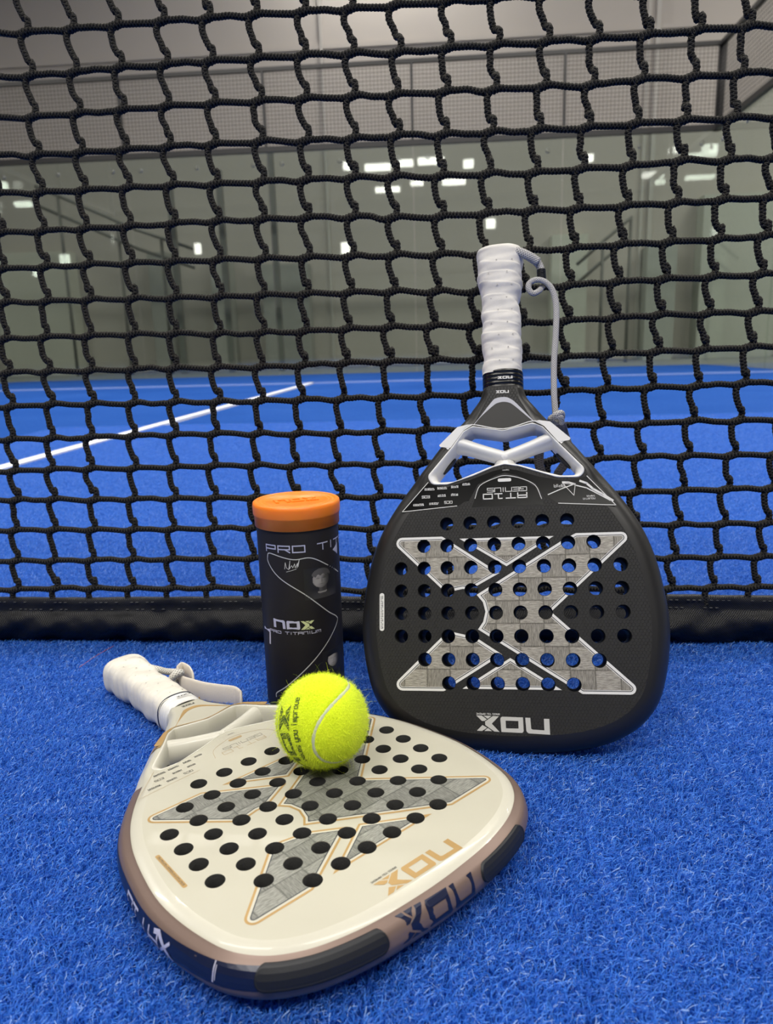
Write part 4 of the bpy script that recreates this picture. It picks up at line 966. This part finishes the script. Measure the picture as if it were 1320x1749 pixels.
# wrist strap of the white racket, resting on the turf behind the handle
Wi = MW_.inverted()
def wl(px, py, z): return np.array(Wi @ Vector(on_plane(px, py, 2, z)))
st = empty('wrist_strap'); st.parent = white; st['label'] = 'cream padded wrist strap'
tube('strap_cord', catmull([wl(252,1140,.024), wl(268,1143,.022), wl(285,1147,.018), wl(302,1148,.016), wl(312,1152,.014)], 6), .0033, M_cordw, st, seg=12, ref=(0,0,1))
tube('strap_knot', catmull([wl(296,1168,.008), wl(293,1160,.013), wl(300,1152,.018), wl(309,1149,.018), wl(304,1156,.010), wl(297,1166,.007)], 6), .0036, M_cordw, st, seg=12, ref=(0,0,1))
ribbon('strap_band', catmull([wl(304,1150,.014), wl(312,1144,.012), wl(324,1150,.010), wl(330,1160,.009)], 6), .016, .0024, M_strapw, st, (0,0,1))
ribbon('strap_band', catmull([wl(305,1160,.008), wl(312,1170,.006), wl(330,1176,.005), wl(352,1182,.005), wl(380,1186,.004), wl(402,1189,.003), wl(412,1196,.002)], 6), .019, .0030, M_strapw, st, (.05,.05,1))
for px in (331, 340):
    a_, b_ = wl(px, 1191, .012), wl(px+2, 1200, .004); tube('strap_mark', [a_, (a_+b_)/2, b_], .0007, M_gold, st, seg=6, ref=(0,0,1))
# ================================================================== tennis ball
BCEN = CP+ray(550, 1230.5)*.538; BR = .0331
BCEN = CP+ray(550, 1230.5)*.5335
def ballth():
    o = empty('tennis_ball', tuple(BCEN)); tag(o, 'bright yellow-green felt ball resting on the ivory racket', 'ball')
    bm = bmesh.new(); bmesh.ops.create_icosphere(bm, subdivisions=6, radius=BR)
    R = np.array([[-.7431,-.4457,-.4991],[.2764,.4748,-.8356],[.6094,-.7589,-.2297]])
    t = np.linspace(0, 2*np.pi, 500, endpoint=False); a, b = .75, .25
    cv = np.stack([a*np.cos(t)+b*np.cos(3*t), a*np.sin(t)-b*np.sin(3*t), 2*math.sqrt(a*b)*np.sin(2*t)], 1) @ R.T
    cv /= np.linalg.norm(cv, axis=1)[:, None]
    co = np.array([tuple(v.co) for v in bm.verts]); un = co/np.linalg.norm(co, axis=1)[:, None]
    dmin = np.concatenate([np.sqrt(((un[i:i+4000, None]-cv[None])**2).sum(-1)).min(1) for i in range(0, len(un), 4000)])
    dep = -.0009*np.exp(-(dmin/.048)**4)
    for v, q, d_ in zip(bm.verts, un, dep): v.co = Vector(q*(BR+d_))
    me = bpy.data.meshes.new('felt'); bm.to_mesh(me); bm.free(); me.materials.append(M_felt); me.polygons.foreach_set('use_smooth', [True]*len(me.polygons))
    fo = bpy.data.objects.new('felt', me); COL.objects.link(fo); fo.parent = o
    # seam strip
    P = np.vstack([cv, cv[:1]]); T = np.gradient(P, axis=0); T[0] = T[-1] = P[1]-P[-2]; T /= np.linalg.norm(T, axis=1)[:, None]
    B = np.cross(P, T); wd = .037*(1+.16*np.sin(np.arange(len(P))*.35)+.1*np.sin(np.arange(len(P))*.9)); V = []
    for s, rr in ((-1,-.0007),(-.6,-.0004),(0,-.0002),(.6,-.0004),(1,-.0007)):
        q = P+B*(s*wd)[:, None]; q /= np.linalg.norm(q, axis=1)[:, None]; V.append(q*(BR+rr))
    V = np.array(V); n = len(P); V = V.reshape(-1, 3); i = np.arange(n-1)[None]; k = np.arange(4)[:, None]*n
    quad_mesh('seam', V, np.stack([k+i, k+i+1, k+n+i+1, k+n+i], -1).reshape(-1, 4), M_bseam, o)
    # fuzz
    N = 15000; d = rng.normal(size=(N, 3)); d /= np.linalg.norm(d, axis=1)[:, None]
    dm = np.concatenate([np.sqrt(((d[i:i+4000, None]-cv[None, ::4])**2).sum(-1)).min(1) for i in range(0, N, 4000)]); d = d[dm > .046]; N = len(d)
    up = rng.normal(size=(N, 3)); tg = up-(up*d).sum(1)[:, None]*d; tg /= np.linalg.norm(tg, axis=1)[:, None]; t2 = np.cross(d, tg)
    L = rng.uniform(.0010, .0026, N); lg = rng.random(N) < .014; L[lg] = rng.uniform(.004, .009, lg.sum()); wd = np.full(N, .00007)
    S = 5; V = np.zeros((N, S, 2, 3)); cu = rng.uniform(.2, 1.6, N); tw = rng.uniform(-2, 2, N)
    for k in range(S):
        s = k/(S-1); ang = cu*s*1.3; p = d*(BR-.0003+(L*np.sin(ang)/cu*.9)[:, None])+tg*((L*(1-np.cos(ang))/cu+L*s*.35))[:, None]+t2*(L*tw*s*s*.2)[:, None]
        for j, sg in enumerate((-1, 1)): V[:, k, j] = p+t2*(sg*wd*(1-.6*s))[:, None]
    i = np.arange(N)[:, None]*S*2; k = np.arange(S-1)[None]*2
    f = quad_mesh('fuzz', V.reshape(-1, 3), np.stack([i+k, i+k+1, i+k+3, i+k+2], -1).reshape(-1, 4), M_fuzz, o); f['kind'] = 'stuff'
    # print: reads upwards on the left half.  frame: view axis n, e1 = reading direction (image up), e2 = image right
    nrm = (CP-BCEN)/np.linalg.norm(CP-BCEN); rr = CR[:, 0]; e2 = rr-(rr @ nrm)*nrm; e2 /= np.linalg.norm(e2); e1 = np.cross(nrm, e2)
    def sp(lat, lon, h):   # lon: angle to image right about the image-up axis; lat: towards image up
        v = nrm*math.cos(lat)*math.cos(lon)+e2*math.cos(lat)*math.sin(lon)+e1*math.sin(lat); return tuple(v*(BR+h))
    # text coordinates x along reading (image up), y up of letter (image left)
    def mp(x0, y0, rot_):
        c_, s_ = math.cos(rot_), math.sin(rot_)
        return lambda x, y: sp((x0+c_*x-s_*y)/33., (y0-(s_*x+c_*y))/33., .00035)
    tx = 'makes you improve'; q = strokes(tx, -38.5, 0, 2.0, 4.0, .85, .72, .9)
    quads('ball_motto', q, mp(8.0, -18.2, .03), M_ballink, o, label='dark lettering')
    kp, ct = logo(0, 0, 56, 12.5)
    # hatch-filled logo
    decal('ball_logo', kp, ct, lambda x, y: sp((x-17.5)/33., (-31.2-y)/33., .00035), M_ballink, o, grid=1.5, label='dark three-letter logo')
    return o
ballth()

# ================================================================== can of balls
def can():
    kc = 1.035; cen = CP+(np.array((-.1317,.638,0))-CP)*kc; cx_, cy_ = cen[0], cen[1]; zb = -.010; Rr = .0365*kc
    top = CH+(.1912-CH)*kc+.0058; o = empty('ball_can', (cx_, cy_, zb)); tag(o, 'black ball can with a bright orange lid standing before the net', 'can')
    H = top-zb
    def lathe(name, prof, M, parent, seg=96):
        th = np.linspace(0, 2*np.pi, seg, endpoint=False); V = np.vstack([np.column_stack([r*np.cos(th), r*np.sin(th), np.full(seg, z)]) for r, z in prof])
        i = np.arange(seg)[None]; k = np.arange(len(prof)-1)[:, None]*seg
        return quad_mesh(name, V, np.stack([k+i, k+(i+1) % seg, k+seg+(i+1) % seg, k+seg+i], -1).reshape(-1, 4), M, parent)
    lathe('body', [(.0001,.001),(Rr-.004,.001),(Rr-.001,.0),(Rr,.002),(Rr,H-.016)], M_can, o)
    lid = lathe('lid', [(Rr+.0003,H-.0225),(Rr+.0012,H-.0222),(Rr+.0013,H-.0130),(Rr+.0019,H-.0125),(Rr+.0023,H-.0110),(Rr+.0025,H-.0040),(Rr+.0020,H-.0012),(Rr+.0006,H-.0002),(Rr-.0015,H),(Rr-.0024,H-.0008),(Rr-.0030,H-.0016),(Rr-.0036,H-.0010),(Rr-.0060,H-.0010),(Rr-.0066,H-.0018),(Rr-.0072,H-.0018),(Rr-.0078,H-.0011),(Rr-.0095,H-.0011),(Rr-.0100,H-.0018),(.0001,H-.0018)], M_lid, o)
    # raised logo on the lid
    kp, ct = logo(0, 0, .040, .014, .42)
    vx, fx = region([[(x*1000, y*1000) for x, y in P] for P in kp], [[(x*1000, y*1000) for x, y in P] for P in ct]); n = len(vx)
    V = [(x/1000, y/1000, H-.0008) for x, y in vx]+[(x/1000, y/1000, H-.0018) for x, y in vx]; Fc = [tuple(t) for t in fx]
    from collections import Counter
    ed = Counter(); dr = {}
    for t in fx:
        for a, b in ((t[0], t[1]), (t[1], t[2]), (t[2], t[0])): ed[tuple(sorted((a, b)))] += 1; dr[tuple(sorted((a, b)))] = (a, b)
    for kk_, c_ in ed.items():
        if c_ == 1: a, b = dr[kk_]; Fc.append((a, a+n, b+n, b))
    new_obj('lid_relief', V, Fc, M_lid, lid)
    # prints on the label: pixel in the photograph -> angle and height on the can
    cw = np.array([cx_, cy_])
    def cyl(px, py):
        r = ray(px, py); d = r[:2]; f = CP[:2]-cw; A = d @ d; B = 2*f @ d; C_ = f @ f-(Rr+.0001)**2; disc = max(B*B-4*A*C_, 0); t = (-B-math.sqrt(disc))/(2*A)
        P = CP+r*t; return math.atan2(P[1]-cy_, P[0]-cx_)*Rr, P[2]-zb
    cm = lambda h: (lambda s, z: ((Rr+h)*math.cos(s/Rr), (Rr+h)*math.sin(s/Rr), z))
    def line(name, pts, t, M, h=.00012):
        P = catmull([cyl(*p) for p in pts], 6); return quads(name, polyline_quads(P, t, .002), cm(h), M, o)
    line('label_outline', [(577,976),(560,965),(531,953),(500,956),(462,945),(457,950),(459,962),(475,985),(520,1015),(560,1044),(574,1052),(576,1060),(566,1085),(530,1135),(490,1172),(473,1183),(472,1190)], .0009, M_silver)
    # heading PRO TITANIUM
    s0, z0 = cyl(455, 938); s1, _ = cyl(524, 941); k_ = (s1-s0)/1.0
    lw = .0108; wds = 'PRO TITANIUM'
    z00 = cyl(490, 943)[1]-.0005
    quads('label_heading', strokes(wds, s0, z00, lw, .0058, .0028, .0011, .003), cm(.00012), M_lav, o, label='lavender wide lettering')
    sl, zl = cyl(468, 1074); sr, zr = cyl(538, 1077); zt = cyl(500, 1061)[1]; zb_ = cyl(500, 1076)[1]
    kp, ct = logo(0, 0, (sr-sl)*1000, (zt-zb_)*1000)
    f_ = lambda L: [[(x/1000+(sl+sr)/2, y/1000+(zt+zb_)/2) for x, y in P] for P in L]
    kp, ct = f_(kp), f_(ct); g_ = lambda L: [[(x*1000, y*1000) for x, y in P] for P in L]
    cmm = lambda h: (lambda x, y: cm(h)(x/1000, y/1000))
    decal('label_logo', g_(kp[:2]), g_(ct), cmm(.00012), M_lav, o, grid=1.5, label='pale lavender letters')
    decal('label_logo', g_(kp[2:]), [], cmm(.00012), M_lime, o, grid=1.5, label='pale lime letter')
    tw = text_w('PRO TITANIUM', .0038, .0011)
    quads('label_subtitle', strokes('PRO TITANIUM', (sl+sr)/2-tw/2, zb_-.0044, .0038, .0022, .0011, .0005, .001), cm(.00012), M_lav, o)
    # printed edge glyph left; lavender triangle right stands in for a translucent notch
    a = cyl(462, 1075); b = cyl(462.5, 1100)
    decal('label_side_glyph', [[(a[0]*1000-12, a[1]*1000), (a[0]*1000-1.5, a[1]*1000), (a[0]*1000, a[1]*1000-2.5), (b[0]*1000+.2, b[1]*1000), (b[0]*1000-2, b[1]*1000), (a[0]*1000-2, a[1]*1000-3), (a[0]*1000-12, a[1]*1000-2.6)]], [], cmm(.00012), M_lav, o, grid=2)
    a = cyl(568, 939); 
    decal('notch_triangle', [[(a[0]*1000, a[1]*1000), (a[0]*1000+9, a[1]*1000+5), (a[0]*1000+9, a[1]*1000-6)]], [], cmm(.00012), M_lav, o, grid=2)
    sg = [(486,972),(487,961),(489,970),(493,973),(495,958),(494,972),(498,966),(500,970),(503,963),(504,970),(508,962),(507,970),(511,956),(509,968)]
    quads('label_signature', polyline_quads([cyl(*p) for p in sg], .0004), cm(.00013), M_whitepr, o)
    quads('label_signature', polyline_quads([cyl(*p) for p in [(489,977),(497,975),(506,972)]], .00035), cm(.00013), M_whitepr, o)
    # printed portraits: a fine grid with painted grey values
    def portrait(px0, py0, px1, py1, fn, lab):
        nx, ny = 60, 80; a = cyl(px0, py1); b = cyl(px1, py0); V, C = [], []
        for j in range(ny):
            for i in range(nx):
                x, y = i/(nx-1), j/(ny-1); V.append(cm(.00010)(a[0]+(b[0]-a[0])*x, a[1]+(b[1]-a[1])*y)); C.append(fn(x*2-1, y*2-1))
        Q = [(j*nx+i, j*nx+i+1, (j+1)*nx+i+1, (j+1)*nx+i) for j in range(ny-1) for i in range(nx-1)]
        p = quad_mesh('label_portrait', V, Q, M_port, o); p['label'] = lab
        at = p.data.color_attributes.new('paint', 'FLOAT_COLOR', 'POINT'); at.data.foreach_set('color', np.array([((c-.017)*1.7+.020, ((c-.017)*1.7+.020)*.93, ((c-.017)*1.7+.020)*.86, 1) for c in [max(q_, .012) for q_ in C]], np.float32).ravel())
    M_port = mat('printed_portrait', (.02,.02,.02), .42, spec=.35); nt = NT(M_port); a_ = nt.n('ShaderNodeAttribute', attribute_name='paint'); nt.l(a_.outputs['Color'], nt.b.inputs['Base Color'])
    g = lambda x, y, cx, cy, sx, sy, p=2: math.exp(-(abs((x-cx)/sx)**p+abs((y-cy)/sy)**p))
    def man1(x, y):
        v = .017; n_ = .5+.5*math.sin(x*47+y*19)*math.sin(y*61-x*13)
        head = ((x+.05)/.50)**2+((y-.22)/.52)**2 < 1
        v += .020*g(x, y, .1, -1.0, .8, .45, 4)
        if abs(x-.02) < .24 and -.75 < y < -.1: v = .035+.03*g(x, y, -.12, -.4, .15, .3)
        if abs(y+.62-.12*abs(x)) < .05 and abs(x) < .28: v = .16
        if head:
            lit = .5+.5*math.tanh((-x+.10)*4); v = .030+.20*lit*g(x, y, -.12, .2, .55, .6, 4)
            for ex in (-.24, .12): v -= .12*g(x, y, ex, .30, .13, .045)*(.4+.6*lit); v -= .06*g(x, y, ex, .40, .16, .03)
            v -= .07*g(x, y, -.02, .14, .05, .16); v -= .09*g(x, y, -.06, -.08, .16, .03); v += .03*g(x, y, -.1, .22, .05, .2); v -= .03*g(x, y, -.05, -.2, .3, .06)
        hair = ((x+.03)/.56)**2+((y-.50)/.42)**2 < 1 and y > .52-.18*abs(x)+.06*math.sin(x*20)
        if hair: v = .035+.07*n_*(.7+.3*math.tanh(-x*3))
        return max(v, .006)
    def man2(x, y):
        v = .016; head = ((x+.05)/.52)**2+((y-.1)/.66)**2 < 1
        if abs(x-.02) < .28 and y < -.35: v = .020
        if head:
            lit = .5+.5*math.tanh((-x+.18)*3); v = .020+.26*lit*g(x, y, -.16, .1, .5, .7, 4)
            for ex in (-.26, .1): v -= .07*g(x, y, ex, .22, .14, .06)*(.3+.7*lit)
            v -= .05*g(x, y, -.04, -.02, .05, .2); v -= .06*g(x, y, -.08, -.25, .18, .05); v -= .04*g(x, y, -.1, -.42, .35, .12)
        if ((x+.03)/.58)**2+((y-.5)/.42)**2 < 1 and y > .52-.2*abs(x): v = .010
        return max(v, .005)
    portrait(521, 960, 571, 1026, man1, 'printed portrait of a man with short grey hair')
    portrait(552, 1098, 582, 1152, man2, 'printed portrait of a dark-haired man')
    return o
can()

# red thread on the turf
P = [on_plane(195,1103,2,.001), on_plane(178,1112,2,.0015), on_plane(163,1121,2,.001), on_plane(148,1131,2,.0015), on_plane(135,1140,2,.0005)]
tag(tube('loose_thread', catmull(np.array(P), 6), .00022, M_red, None, seg=6, ref=(0,0,1)), 'thin red thread lying on the blue turf left of the ivory racket', 'thread')
